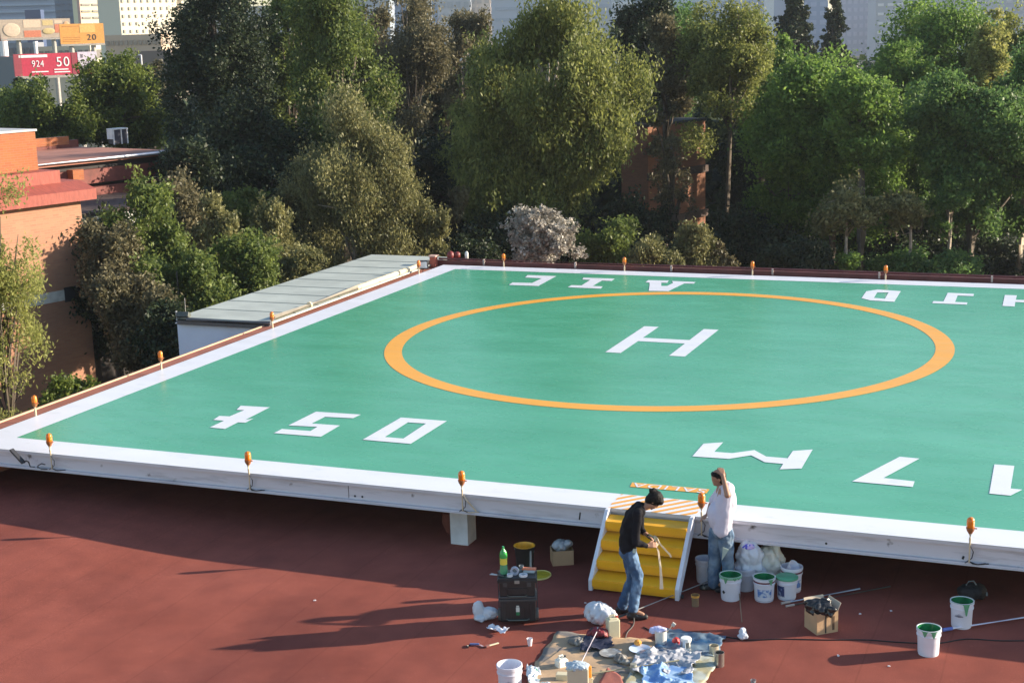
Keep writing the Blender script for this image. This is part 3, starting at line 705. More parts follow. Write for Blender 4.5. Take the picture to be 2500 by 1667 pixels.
# ------------------------------------------------------------------ pails
def px_m(dy, pitch): return dy
pw = M('white_pail', (.72, .73, .82), .4, var=.04); gin = M('green_paint_wet', (.02, .2, .07), .25, var=.5, scale=7); wire = M('wire', (.4, .4, .4), .35, metal=.8)
def pail(loc, label, h=.37, r=.152, inside='green', rim=None, band=None, lid=None, handle=None, body=None, rz=0, group='plastic paint pails', fill=.16):
    t = thing('paint_pail', label, 'pail', loc, rz, group)
    r0 = r*.86; bm_ = body or pw
    b = MB(); b.lathe([(r0, 0), (r*.97, h*.72), (r*1.04, h*.725), (r*1.05, h*.77), (r*.99, h*.775), (r*1.0, h*.9), (r*1.07, h*.905), (r*1.07, h), (r*1.0, h*1.005), (r*.98, h*.99), (r*.9, .02)], 32, cap=False)
    b.lathe([(r0, 0.001), (.001, .001)], 32, cap=False)
    b.build('shell', bm_, t, smooth='auto')
    if inside:
        im = gin if inside == 'green' else (inside if not isinstance(inside, str) else pw)
        b = MB(); b.lathe([(.001, fill*h/.37), (r*.93, fill*h/.37+.003)], 32, cap=False); b.lathe([(r*.925, fill*h/.37), (r*.972, h*.97), (r*1.0, h*1.008)], 32, cap=False); b.build('paint', im, t, smooth='auto')
    if inside == 'green':
        rd = random.Random(int(loc[0]*977)); b = MB(); n = 60; vs = []; lo = [h*.985]*n
        for _ in range(5):
            k0 = rd.randrange(n); dl = rd.uniform(.02, .12)
            for kk, f in ((-2, .15), (-1, .7), (0, 1), (1, .6), (2, .1)): lo[(k0+kk) % n] -= dl*f
        for k in range(n+1):
            a = 2*math.pi*k/n; vs += [(r*1.078*math.cos(a), r*1.078*math.sin(a), lo[k % n]), (r*1.078*math.cos(a), r*1.078*math.sin(a), h*1.0)]
        b.add(vs, [(2*k, 2*k+2, 2*k+3, 2*k+1) for k in range(n)]); b.build('paint_drips', M('pale_green_drip', (.12, .36, .2), .35), t, smooth=True)
    if rim: b = MB(); b.lathe([(r*1.075, h*.9), (r*1.08, h*.99), (r*1.04, h*1.012)], 32, cap=False); b.build('rim_paint', rim, t, smooth='auto')
    if lid: b = MB(); b.lathe([(r*1.09, h*.93), (r*1.1, h*1.0), (r*1.02, h*1.02), (.001, h*1.015)], 32, cap=False); b.build('lid', lid, t, smooth='auto')
    if handle is not None:
        a = handle; pts = [(math.cos(u)*r*1.08, math.sin(u)*r*1.08*math.cos(a), h*.84+math.sin(u)*r*1.08*math.sin(a)) for u in [math.pi*k/14 for k in range(15)]]
        MB().tube(pts, .004, 6).build('handle', wire, t)
    if band:
        for z0, z1, mm, a0, a1, nm in band:
            b = MB(); n = 24; vs = []; fs = []
            for k in range(n+1):
                a = a0+(a1-a0)*k/n
                for zz in (z0, z1):
                    rr = (r0+(r*.97-r0)*min(zz/(h*.72), 1)) if zz < h*.725 else r*1.0; rr += .003
                    vs.append((rr*math.cos(a), rr*math.sin(a), zz))
            for k in range(n): fs.append((2*k, 2*k+2, 2*k+3, 2*k+1))
            b.add(vs, fs); b.build(nm, mm, t, smooth=True)
    return t
def fan_logo(t, r, z, ang, s=.05):
    """little fan-shaped mark of slim wedges on the pail"""
    b = MB()
    for k in range(9):
        u = (k-4)/4; a = ang+u*s/r*.9; hgt = s*(1.0-.62*abs(u)); w = s*.09/r
        zb = z-s*.35+.1*s*abs(u)
        vs = [(r*math.cos(a-w), r*math.sin(a-w), zb), (r*math.cos(a+w), r*math.sin(a+w), zb), (r*math.cos(a-u*w), r*math.sin(a-u*w), zb+hgt)]
        b.add(vs, [(0, 1, 2)])
    b.build('logo', M('logo_navy', (.03, .03, .09), .6), t)
to_cam = lambda p: math.atan2(CAM[1]-p[1], CAM[0]-p[0])
p = gf(2132, 1500); pail(p, 'white pail with green paint inside beside the tip of the white pole', handle=.1)
p = gf(2208, 1437); a = to_cam(p); t = pail(p, 'white pail with green paint inside and a fan logo, in front of the black bag', h=.38); fan_logo(t, .150, .2, a-.25, .06)
p = gf(1172, 1592); a = to_cam(p); t = pail(p, 'empty white pail with a fan logo at the bottom edge below the tool box', h=.40, r=.155, inside='white', fill=.03, group='plastic paint pails'); fan_logo(t, .155, .2, a-.1, .07)
p = gf(1678, 1374); a = to_cam(p)
t = pail(p, 'white pail with green paint and a dark diamond mark, beside the man in white', h=.38, r=.155, rim=M('green_rim', (.25, .5, .35), .4))
b = MB(); rr = .148
def onp(u, v): return ((rr*math.cos(a-.75+u/rr)), rr*math.sin(a-.75+u/rr), .14+v)
b.add([onp(-.03, 0), onp(0, -.03), onp(.03, 0), onp(0, .03)], [(0, 1, 2, 3)]); b.build('hazard_mark', M('black_mark', (.02, .02, .02), .8), t)
blue_l = M('blue_label', (.10, .22, .55), .5, col2=(.6, .68, .8), thr=(.45, .58), scale=16); maroon_l = M('maroon_band', (.16, .02, .03), .5)
navy_l = M('navy_label', (.03, .05, .16), .5, col2=(.25, .3, .45), thr=(.55, .62), scale=18)
p = gf(1755, 1376); a = to_cam(p)
pail(p, 'pail with green paint, a wire handle, maroon bands and a blue label', h=.36, r=.155, handle=.35, rz=a+math.pi/2-.4, band=[(.29, .312, maroon_l, 0, 6.283, 'band'), (.015, .05, maroon_l, 0, 6.283, 'band'), (.08, .2, blue_l, -.3-math.pi/2, 1.2-math.pi/2, 'label')])
p = gf(1807, 1372); a = to_cam(p)
pail(p, 'pail closed with a pale green paint-covered lid and a navy label', h=.33, r=.15, inside=None, lid=M('green_lid', (.10, .38, .22), .35), rz=a, band=[(.02, .22, navy_l, -1.15, -.25, 'label')])
p = gf(1818, 1355); a = to_cam(p)
t = pail(p, 'maroon and blue banded pail holding a tilted white bowl', h=.38, r=.155, inside='white', rz=a, band=[(.015, .05, maroon_l, 0, 6.283, 'band'), (.08, .2, blue_l, -.9, 1.2, 'label'), (.30, .325, maroon_l, 0, 6.283, 'band')])
bowl = MB(); Mb = Matrix.Translation((0.03, 0, .37)) @ Matrix.Rotation(.9, 4, 'Y') @ Matrix.Rotation(.3, 4, 'X')
bowl.lathe([(.045, -.10), (.10, .0), (.105, .02), (.095, .0), (.04, -.09), (.001, -.09)], 20)
bowl.v = [tuple(Mb @ Vector(v)) for v in bowl.v]
setp(bowl.build('white_bowl', pw, None, loc=p, smooth='auto'), 'white plastic bowl tipped into the rearmost pail behind the man', 'bowl')
p = gf(1620, 1334)
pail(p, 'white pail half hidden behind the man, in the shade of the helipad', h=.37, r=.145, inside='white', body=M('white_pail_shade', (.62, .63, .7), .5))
p = gf(1712, 1352)
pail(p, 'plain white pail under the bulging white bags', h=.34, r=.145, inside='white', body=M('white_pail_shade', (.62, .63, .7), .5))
p = gf(1765, 1366, FZ); 
# black bucket with yellow inside
p = gf(1206, 1306); t = thing('open_bucket', 'black bucket coated yellow inside, behind the tool box', 'bucket', p)
b = MB(); b.lathe([(.13, 0), (.155, .36), (.165, .362), (.168, .385), (.155, .388), (.15, .37), (.12, .02), (.001, .02)], 28, cap=False); b.lathe([(.13, .001), (.001, .001)], 28, cap=False); b.build('shell', M('black_bucket', (.018, .018, .018), .4), t, smooth='auto')
yin = M('yellow_paint_wet', (.72, .34, .02), .3, var=.3, scale=9)
b = MB(); b.lathe([(.001, .2), (.13, .2)], 28, cap=False); b.lathe([(.128, .2), (.146, .37), (.155, .393), (.172, .39)], 28, cap=False); b.build('paint', yin, t, smooth='auto')
b = MB(); b.tube([(.165*math.cos(u), .165*math.sin(u)*.3-.02, .33-.17*math.sin(u)*.7) for u in [math.pi*k/12 for k in range(13)]], .004, 6); b.build('handle', wire, t)
b = MB(); b.box((.128, -.08, .19), (.03, .02, .3), rz=-.5); b.build('bare_streak', M('pale_streak', (.4, .42, .42), .5), t)
p = gf(1240, 1322); t = thing('bucket_lid', 'round yellow-painted bucket lid lying on the roof beside the tool box', 'lid', p+Vector((0, 0, .0)))
b = MB(); b.lathe([(.16, 0), (.175, .004), (.175, .02), (.165, .026), (.16, .014), (.001, .014)], 32, cap=False, sx=1.15); b.build('rim', M('lid_rim', (.62, .55, .2), .4), t, smooth='auto')
b = MB(); b.lathe([(.157, .0165), (.001, .0165)], 32, cap=False, sx=1.15); b.build('paint', M('lid_paint', (.48, .38, .03), .35, var=.3, scale=8), t)

# ------------------------------------------------------------------ crumpled things
def crumple(name, c, r, mt, label, cat, seed=0, pts=None, vox=.018, disp=.1, st=.06, parent=None, group=None):
    rnd = random.Random(seed); b = MB()
    for q in (pts or [((0, 0, r[2]), r)]): b.ell(q[0], q[1])
    o = b.build(name, mt, parent, loc=c); o.name = name
    remesh(o, vox, 1, disp*1.6, st*.25, .4)
    # sharp pulls of thin plastic
    me = o.data; rng = np.random.default_rng(seed); co = np.empty(len(me.vertices)*3); me.vertices.foreach_get('co', co); co = co.reshape(-1, 3)
    ce = co.mean(0)
    th = np.arctan2(co[:, 1]-ce[1], co[:, 0]-ce[0]); zz = (co[:, 2]-ce[2])/max(r); a1, a2, a3 = rng.uniform(0, 6.28, 3)
    fold = np.abs(np.sin(2.5*th+a1+1.6*zz))+.6*np.abs(np.sin(4.5*th+a2-2.6*zz))+.45*np.abs(np.sin(3*zz+2*th+a3))
    co[:, :2] += (co[:, :2]-ce[:2])*(fold[:, None]-1)*.17; co[:, 2] += (co[:, 2]-ce[2])*(np.abs(np.sin(3*th+a2))-.5)*.14
    for k in range(9):
        nrm = rng.normal(size=3); nrm /= np.linalg.norm(nrm); off = rng.uniform(-.1, .1); 
        d = (co-ce) @ nrm-off*max(r); co += (np.exp(-(d/(.07*max(r)))**2)*-.07*rng.uniform(.2, 1))[:, None]*(co-ce)
    co[:, 2] = np.maximum(co[:, 2], .002) if pts is None or parent is None else co[:, 2]
    me.vertices.foreach_set('co', co.ravel()); me.update(); me.shade_smooth()
    try: me.set_sharp_from_angle(angle=rad(40))
    except Exception: pass
    return setp(o, label, cat, group)
plas = M('white_plastic_bag', (.66, .70, .78), .35, var=.08, scale=6, coat=.2, trans=.12); plas2 = M('cream_plastic_bag', (.72, .70, .62), .4, var=.08, scale=6, trans=.05)
bagc = gf(1722, 1347)+Vector((0, 0, .07))
crumple('rubbish_bag', bagc+Vector((0, 0, .0)), (.2, .2, .28), plas, 'white rubbish bag with purple and blue scraps on top behind the pails', 'bag', 4,
        pts=[((0, 0, .2), (.23, .19, .2)), ((.0, .0, .42), (.2, .17, .18)), ((-.02, 0, .55), (.13, .12, .1))], disp=.16, st=.09)
crumple('rubbish_scraps', bagc+Vector((-.01, -.06, .56)), (.09, .08, .06), M('purple_scraps', (.08, .1, .6), .4, col2=(.6, .45, .75), thr=(.45, .55), scale=14), 'blue and purple plastic scraps sticking out of the white bag', 'scraps', 9, pts=[((0, 0, 0), (.09, .07, .07)), ((.05, 0, .02), (.05, .05, .05)), ((-.06, .01, -.01), (.04, .05, .04))], vox=.009, disp=.03, st=.05)
bc2 = gf(1770, 1338)+Vector((0, 0, .03))
crumple('rubbish_bag', bc2, (.22, .2, .28), plas2, 'cream rubbish bag with a pointed corner, right of the two bags behind the pails', 'bag', 6,
        pts=[((0, 0, .25), (.24, .19, .25)), ((-.02, 0, .42), (.17, .15, .15)), ((.08, 0, .5), (.05, .04, .13))], disp=.16, st=.09)
p = gf(1115, 1425)
crumple('plastic_bag', p, (.1, .08, .15), plas, 'white plastic bag lying flattened left of the tool box', 'bag', 11, pts=[((-.1, 0, .14), (.085, .07, .16)), ((.05, .04, .11), (.12, .09, .095)), ((-.06, -.04, .05), (.1, .07, .05))], disp=.1, st=.05, vox=.012)
p = gf(1145, 1452)
def sheet(name, w, h, mt, loc, rz, label, cat, seed=0, amp=.02, nx=24, ny=16, parent=None, edge=None, z0=.006, thick=.003, holes=None):
    """a crumpled sheet lying on the roof with a ragged outline"""
    rng = np.random.default_rng(seed); X, Y = np.meshgrid(np.linspace(-w/2, w/2, nx), np.linspace(-h/2, h/2, ny))
    Z = np.zeros_like(X)
    for k in range(10):
        a = rng.uniform(0, math.pi); f = rng.uniform(4, 13)/max(w, h); ph = rng.uniform(0, 6.28); Z += np.abs(np.sin((X*math.cos(a)+Y*math.sin(a))*f+ph))*rng.uniform(.1, 1)
    Z = (Z-Z.min())/(Z.max()-Z.min())*amp+z0
    if edge:
        U = (X/w)*2; V = (Y/h)*2
        X = X*(1+edge*np.sin(3.1*V+seed)+edge*.5*np.sin(9*V+seed)); Y = Y*(1+edge*np.sin(2.7*U+1+seed)+edge*.5*np.sin(8*U+2*seed))
    b = MB(); vs = list(zip(X.ravel(), Y.ravel(), Z.ravel()))
    b.add(vs, [(j*nx+i, j*nx+i+1, (j+1)*nx+i+1, (j+1)*nx+i) for j in range(ny-1) for i in range(nx-1)])
    o = b.build(name, mt, parent, loc=loc, rz=rz, smooth='auto')
    sd = o.modifiers.new('t', 'SOLIDIFY'); sd.thickness = thick; sd.offset = 1; bake(o)
    return setp(o, label, cat) if label else o
sheet('crumpled_paper', .30, .14, M('white_paper', (.75, .76, .84), .8), p, -.3, 'crumpled white paper lying in front of the tool box', 'paper', 3, .09, edge=.15)

# ------------------------------------------------------------------ tool box and what stands on it
bk = M('black_plastic', (.018, .019, .022), .42, var=.3, scale=8); bk2 = M('dark_plastic_edge', (.05, .055, .06), .4)
tb0, tb1 = gf(1148, 1432), gf(1232, 1432); tw = (tb1-tb0).length; tc_ = (tb0+tb1)/2; trz = .35
tx = thing('rolling_tool_box', 'black rolling tool box of two stacked cases with grey wheels, topped with a green bottle', 'tool box', tc_+Vector((-.04, .12, 0)), trz)
b = MB(); b.box((0, 0, .20), (.5, .32, .3)); b.box((0, -.165, .17), (.2, .012, .2)); b.box((-.19, -.165, .2), (.05, .012, .26)); b.box((.19, -.165, .2), (.05, .012, .26)); b.build('lower_case', bk, tx, bevel=.015)
b = MB(); b.box((0, 0, .37), (.54, .35, .035)); b.box((0, 0, .41), (.52, .34, .03)); b.build('middle_rim', bk2, tx, bevel=.008)
b = MB(); b.box((0, 0, .53), (.5, .32, .2)); b.box((0, -.165, .5), (.3, .012, .1)); b.build('upper_case', bk, tx, bevel=.015)
b = MB(); b.box((0, 0, .655), (.56, .36, .05)); b.box((0, 0, .69), (.54, .35, .03)); b.build('lid', bk, tx, bevel=.01)
b = MB(); b.box((0, -.185, .65), (.07, .012, .045)); b.build('latch', M('latch_grey', (.3, .28, .25), .4), tx)
for x in (-.17, .17): MB().box((x, -.182, .61), (.06, .015, .06)).build('latch', bk2, tx)
b = MB(); b.tube([(-.16, -.185, .10), (-.13, -.2, .085), (.13, -.2, .085), (.16, -.185, .10)], .01, 8); b.tube([(-.14, -.18, .45), (-.1, -.195, .44), (.1, -.195, .44), (.14, -.18, .45)], .008, 8); b.build('handle', M('handle_grey', (.09, .11, .1), .4), tx)
for s in (-1, 1):
    b = MB(); b.cyl((s*.27-.02, .02, .09), .09, .04, 20, (1, 0, 0)); b.build('wheel', M('wheel_grey', (.13, .13, .12), .6), tx, bevel=.006)
b = MB(); b.box((.275, .05, .42), (.012, .03, .62)); b.box((-.275, .05, .42), (.012, .03, .62)); b.build('pull_bar', bk2, tx)
b = MB(); b.box((0, -.176, .235), (.05, .006, .07)); b.mat(1).box((0, -.176, .175), (.05, .006, .05)); b.mat(0).box((0, -.176, .285), (.04, .006, .02)); b.build('sticker', [M('sticker_white', (.6, .63, .6), .5), M('sticker_green', (.02, .2, .08), .5)], tx)
RT = Matrix.Rotation(trz, 3, 'Z')
def on_box(x, y): return tx.location+RT @ Vector((x, y, .706))
gb = M('green_bottle', (.18, .52, .28), .15, trans=.35); gl = M('green_bottle_top', (.05, .38, .08), .2)
t = thing('soda_bottle', 'green soda bottle with a yellow label standing on the tool box', 'bottle', on_box(-.19, .02))
b = MB(); b.lathe([(.05, 0), (.056, .02), (.054, .1), (.05, .13), (.054, .14)], 20); b.build('body', gb, t, smooth='auto')
b = MB(); b.lathe([(.0525, .14), (.0525, .235)], 20, cap=False); b.build('label', M('yellow_label', (.75, .62, .08), .4, col2=(.15, .45, .08), thr=(.55, .6), scale=10), t, smooth='auto')
b = MB(); b.lathe([(.0535, .235), (.056, .28), (.045, .33), (.02, .36), (.015, .385), (.001, .385)], 20); b.build('neck', gl, t, smooth='auto')
MB().cyl((0, 0, .385), .016, .02, 12).build('cap', M('cap_green', (.03, .3, .12), .4), t)
def roll(loc, label, r=.055, h=.045, mt=None, ax=(0, 0, 1), inner=.6):
    b = MB(); b.lathe([(r*inner, 0), (r, 0), (r, h), (r*inner, h), (r*inner, 0)], 24, (0, 0, 0), ax, cap=False)
    return setp(b.build('tape_roll', mt or M('masking_tape_roll', (.62, .64, .7), .6), None, loc=loc, smooth='auto'), label, 'tape')
roll(on_box(-.03, -.02)+Vector((0, 0, .06)), 'upright grey tape roll on the tool box, beside the green bottle', .06, .05, M('grey_roll', (.35, .38, .48), .5), (.25, -1, 0))
roll(on_box(.09, -.1), 'flat white tape roll on the front of the tool box', .06, .03)
roll(on_box(-.1, -.1), 'small white tape roll in front of the green bottle', .042, .035)
t = thing('clear_cup', 'small clear plastic cup on the tool box', 'cup', on_box(.06, .1)); b = MB(); b.lathe([(.026, 0), (.036, .085), (.034, .085), (.024, .004), (.001, .004)], 18, cap=False); b.build('cup_wall', M('clear_plastic', (.6, .65, .68), .15, trans=.7), t, smooth='auto')
t = thing('float_trowel', 'white trowel with an orange face lying across the tool box', 'trowel', on_box(.17, .06), .25)
b = MB(); b.box((0, 0, .05), (.2, .09, .015)); b.build('blade', M('orange_face', (.75, .2, .08), .5), t, bevel=.004); b = MB(); b.box((.0, -.01, .02), (.16, .08, .04)); b.build('block', M('pale_block', (.42, .5, .55), .5), t, bevel=.004)
t = thing('scraper', 'pale scraper sticking out over the left edge of the tool box', 'scraper', on_box(-.3, -.06), -.2)
b = MB(); b.add([(-.09, -.03, .004), (-.09, .03, .004), (.03, .015, .012), (.03, -.015, .012)], [(0, 1, 2, 3)]); o = b.build('blade', M('pale_metal', (.5, .5, .5), .4), t); sd = o.modifiers.new('t', 'SOLIDIFY'); sd.thickness = .004; bake(o)
MB().cyl((.03, 0, .014), .012, .1, 10, (1, 0, 0)).build('handle', bk2, t)

# ------------------------------------------------------------------ cardboard boxes
card = M('cardboard', (.50, .33, .19), .85, var=.1, scale=3, bump=.1, bscale=25)
def carton(loc, rz, w, d, h, label, gap=False):
    t = thing('cardboard_box', label, 'box', loc, rz); b = MB(); th = .006
    b.box((0, -d/2, h/2), (w, th, h)); b.box((0, d/2, h/2), (w, th, h)); b.box((-w/2, 0, h/2), (th, d-th, h)); b.box((w/2, 0, h/2), (th, d-th, h)); b.box((0, 0, .004), (w-.02, d-.02, .006)); b.build('walls', card, t)
    return t
p = gf(1882, 1452); t = carton(p+Vector((0, .13, 0)), .72, .33, .33, .30, 'opened cardboard box with a black bag stuffed on top, below the grey poles')
for q, ang in ((Vector((.165, 0, .30)), math.pi/2), (Vector((0, .165, .30)), math.pi)):
    Mx = Matrix.Translation(q) @ Matrix.Rotation(ang, 4, 'Z') @ Matrix.Rotation(.45, 4, 'X')
    MB().box((0, 0, .06), (.31, .006, .12), M=Mx).build('flap', M('cardboard_inside', (.62, .52, .4), .85), t)
MB().box((.09, -.17, .14), (.035, .005, .2)).build('dark_strip', M('brown_strip', (.12, .07, .04), .7), t); MB().box((-.03, -.17, .16), (.018, .005, .3)).build('dark_strip', M('black_mark', (.02, .02, .02), .8), t)
crumple('black_bag', p+Vector((-.02, .11, .24)), (.17, .14, .12), M('black_bag', (.012, .012, .014), .35, coat=.3), 'shiny black plastic bag stuffed into the cardboard box', 'bag', 21, pts=[((0, 0, .08), (.19, .17, .12)), ((.07, .02, .17), (.1, .08, .05)), ((-.1, -.04, .13), (.1, .1, .07)), ((.17, -.1, .08), (.06, .05, .08))], vox=.012, disp=.07, st=.06)
p = gf(1286, 1296); carton(p+Vector((0, .1, 0)), .5, .33, .28, .24, 'cardboard box in the deep shade under the helipad with clear plastic in it')
crumple('clear_wrap', p+Vector((0, .1, .2)), (.15, .12, .1), M('clear_wrap', (.5, .54, .58), .3, trans=.2), 'crumpled clear plastic wrap in the shaded cardboard box', 'wrap', 23, pts=[((-.02, 0, .08), (.13, .12, .1)), ((.1, .02, .12), (.06, .07, .06))], vox=.012, disp=.06, st=.06)
p = gf(2228, 1385)
t = thing('black_duffel', 'black duffel bag behind the pails at the right', 'bag', p+Vector((0, .15, 0)), .2)
b = MB(); b.ell((0, 0, .12), (.2, .13, .13)); b.ell((.1, 0, .13), (.12, .12, .12)); o = b.build('bag', M('black_fabric', (.015, .015, .018), .7, bump=.3), t); remesh(o, .012, 2, .08, .04)
MB().tube([(-.08, -.05, .24), (-.05, -.06, .30), (.02, -.06, .31), (.06, -.05, .25)], .01, 8).build('strap', M('grey_strap', (.2, .22, .24), .5), t); MB().box((.21, -.06, .12), (.02, .04, .05)).build('buckle', M('grey_strap', (.2, .22, .24), .5), t)

# ------------------------------------------------------------------ poles, cables, small tools
def pole(pts, r, mt, label, name='roller_pole', extra=None):
    t = thing(name, label, 'pole', pts[0]); q = [Vector(x)-Vector(pts[0]) for x in pts]
    MB().tube(q, r, 10).build('shaft', mt, t)
    if extra: 
        d = (q[-1]-q[0]).normalized(); MB().cyl(q[0], r*1.5, .14, 10, d).build('grip', extra, t)
    return t
alu = M('grey_pole', (.36, .42, .55), .35, metal=.5)
pole([gf(1795, 1388)+Vector((0, 0, .02)), gf(1975, 1354)+Vector((0, 0, .02))], .013, alu, 'blue-grey metal pole lying behind the cardboard box, upper of two', extra=M('grip_pale', (.5, .42, .38), .6))
pole([gf(1805, 1394)+Vector((0, 0, .015)), gf(2045, 1348)+Vector((0, 0, .015))], .011, M('dark_pole', (.07, .065, .06), .5), 'long dark pole lying behind the cardboard box, lower of two', extra=M('grip_pale', (.5, .42, .38), .6))
pole([gf(2166, 1452)+Vector((0, 0, .04)), gf(2420, 1413)+Vector((0, 0, .04))], .016, M('white_pole', (.72, .72, .85), .35), 'white and blue pole reaching in from the right edge', extra=M('blue_grip', (.12, .18, .55), .5))
pole([gf(1420, 1426)+Vector((0, 0, .06)), gf(1660, 1338)+Vector((0, 0, .12))], .011, M('worn_pole', (.3, .29, .28), .5), 'long worn pole lying from the woman\'s feet towards the pails'.replace("woman's", "bun wearer's"), extra=bk2)
def cable(pts, r, mt, label, name='power_cable'):
    P = [Vector(p) for p in pts]; out = []
    for i in range(len(P)-1):
        p0, p1, p2, p3 = P[max(i-1, 0)], P[i], P[i+1], P[min(i+2, len(P)-1)]
        for k in range(6):
            t = k/6; out.append(.5*((2*p1)+(p2-p0)*t+(2*p0-5*p1+4*p2-p3)*t*t+(3*p1-p0-3*p2+p3)*t**3))
    out.append(P[-1]); o0 = out[0].copy()
    return setp(MB().tube([q-o0 for q in out], r, 6).build(name, mt, None, loc=o0, smooth=True), label, 'cable')
L = [(1478, 1440), (1500, 1450), (1545, 1461), (1600, 1456), (1660, 1462), (1720, 1470), (1800, 1468), (1900, 1470), (1990, 1470), (2060, 1475), (2150, 1478), (2220, 1468), (2300, 1472), (2400, 1471)]
cable([gf(*q)+Vector((0, 0, .008)) for q in L], .008, cab, 'thin black cable snaking across the red roof to the right edge')
cable([gf(*q)+Vector((0, 0, .01+(.15 if i == 0 else 0))) for i, q in enumerate([(1452, 1410), (1456, 1432), (1440, 1455), (1436, 1480), (1444, 1500), (1430, 1520), (1400, 1532), (1372, 1536), (1350, 1530)])], .009, M('grey_hose', (.10, .095, .09), .5), 'thin grey hose curling over the cardboard sheets', 'hose')
# mop-like roller on a thin stick
t = thing('covered_roller', 'paint roller wrapped in white plastic on a thin stick, in front of the pails', 'roller', gf(1704, 1466))
a0, a1 = gf(1697, 1368)+Vector((0, 0, .12)), gf(1704, 1434)+Vector((0, 0, .04)); lo = t.location
MB().tube([a0-lo, a1-lo], .007, 8).build('stick', M('wood_stick', (.3, .2, .12), .6), t)
o = MB(); o.ell((0, 0.06, .07), (.05, .08, .07)); o.ell((0.02, -.02, .05), (.075, .07, .05)); q = o.build('wrapped_head', plas, t); remesh(q, .009, 1, .05, .05)

# cups and cans
clear = M('clear_plastic', (.6, .65, .68), .15, trans=.7)
def cup(loc, label, r0, r1, h, mt, name='cup', inner=None, rimm=None, cat='cup'):
    t = thing(name, label, cat, loc); b = MB(); b.lathe([(.001, .001), (r0, 0), (r1, h), (r1*.93, h), (r0*.92, .006), (.001, .006)], 24, cap=False); b.build('wall', mt, t, smooth='auto')
    if inner: b = MB(); b.lathe([(.001, h*.5), ((r0+r1)/2*.9, h*.5)], 24, cap=False); b.build('contents', inner, t)
    if rimm: b = MB(); b.lathe([(r1*1.0, h*.82), (r1*1.05, h), (r1*.95, h*1.01), (r1*.9, h*.8)], 24, cap=False); b.build('rim', rimm, t, smooth='auto')
    return t
cup(gf(1217, 1482), 'small white disposable cup standing alone on the roof', .026, .042, .105, M('white_cup', (.8, .76, .8), .5))
cup(gf(1597, 1391), 'clear measuring cup with an orange paint rim beside the stairs', .052, .06, .17, M('clear_amber', (.45, .32, .2), .2, trans=.5), rimm=M('orange_rim', (.7, .35, .06), .4))
cup(gf(1465, 1398+172), 'clear plastic cup at the bottom edge', .03, .04, .08, clear) if False else None
cup(gf(1730, 1573), 'small clear cup by the bottom edge right of the blue sheet', .03, .036, .075, clear)
tin = M('tin', (.45, .45, .42), .3, metal=.85, var=.2, scale=8)
cup(gf(1652, 1528)+Vector((.0, 0, 0)), 'open shiny tin can nearest the viewer at the right corner of the sheets', .066, .066, .19, tin, 'tin_can', cat='can', inner=bk2)
cup(gf(1640, 1502), 'tin can behind the open shiny one at the right corner of the sheets', .064, .064, .13, M('tin_cream', (.6, .55, .42), .35, metal=.4), 'tin_can', cat='can')
t = cup(gf(1576, 1490), 'tin can brimming with white paint and drips down its side', .062, .062, .16, tin, 'tin_can', cat='can')
b = MB(); b.lathe([(.07, .12), (.075, .15), (.07, .166), (.001, .168)], 24); b.build('paint', M('white_wet', (.82, .84, .84), .25), t, smooth='auto')
MB().box((-.01, -.07, .07), (.04, .012, .16)).build('drip', M('pale_drip', (.6, .68, .8), .3), t, bevel=.005)

# ------------------------------------------------------------------ drop sheets
from mathutils import noise as mnoise
gsheet = M('stained_cardboard', (.46, .32, .20), .85, col2=(.17, .16, .155), thr=(.52, .6), scale=2.4, bump=.15, bscale=15)
def quad_sheet(name, corners, mt, label, cat, z, seed, amp=.02, n=26, edge=.02, thick=.004):
    edge *= .7
    P = [gf(*c) for c in corners]; o0 = (P[0]+P[1]+P[2]+P[3])/4; rng = np.random.default_rng(seed); vs = []
    ks = [(rng.uniform(0, 6.28), rng.uniform(3, 20), rng.uniform(0, 6.28), rng.uniform(.2, 1)) for _ in range(9)]
    for j in range(n):
        for i in range(n):
            u, v = i/(n-1), j/(n-1); uu = u+edge*math.sin(5*v+seed)*(abs(u-.5)*2)+edge*.6*math.sin(23*v+seed)*(abs(u-.5)*2); vv = v+edge*math.sin(4*u+seed*2)*(abs(v-.5)*2)+edge*.6*math.sin(21*u)*(abs(v-.5)*2)
            q = P[0].lerp(P[1], uu).lerp(P[3].lerp(P[2], uu), vv)-o0
            v1 = mnoise.noise(Vector((q.x*3.2+seed, q.y*3.2, seed*1.7))); v2 = mnoise.noise(Vector((q.x*8+seed*3, q.y*6, 2.1))); v3 = mnoise.noise(Vector((q.x*17, q.y*21+seed, 5)))
            hgt = max(0, .15+1.5*((.55-abs(v1))*.9+(.5-abs(v2))*.5+(.5-abs(v3))*.22-.45))
            vs.append((q.x, q.y, z+amp*hgt))
    b = MB(); b.add(vs, [(j*n+i, j*n+i+1, (j+1)*n+i+1, (j+1)*n+i) for j in range(n-1) for i in range(n-1)])
    o = b.build(name, mt, None, loc=o0, smooth='auto'); sd = o.modifiers.new('t', 'SOLIDIFY'); sd.thickness = thick; sd.offset = 1; bake(o)
    return setp(o, label, cat)
quad_sheet('cardboard_sheet', [(1205, 1575), (1640, 1600), (1560, 1478), (1280, 1450)], gsheet, 'large grey-stained cardboard sheet covering the roof at the bottom centre', 'cardboard', .004, 2, .03, edge=.02, thick=.005)
quad_sheet('cardboard_sheet', [(1420, 1600), (1600, 1600), (1655, 1510), (1470, 1490)], M('greenish_cardboard', (.36, .33, .2), .85, col2=(.42, .46, .42), thr=(.45, .55), scale=4), 'paint-splashed olive cardboard sheet under the blue rag', 'cardboard', .02, 5, .03)
bluem = M('blue_plastic', (.015, .07, .17), .35, col2=(.14, .2, .26), thr=(.42, .58), scale=3, coat=.3)
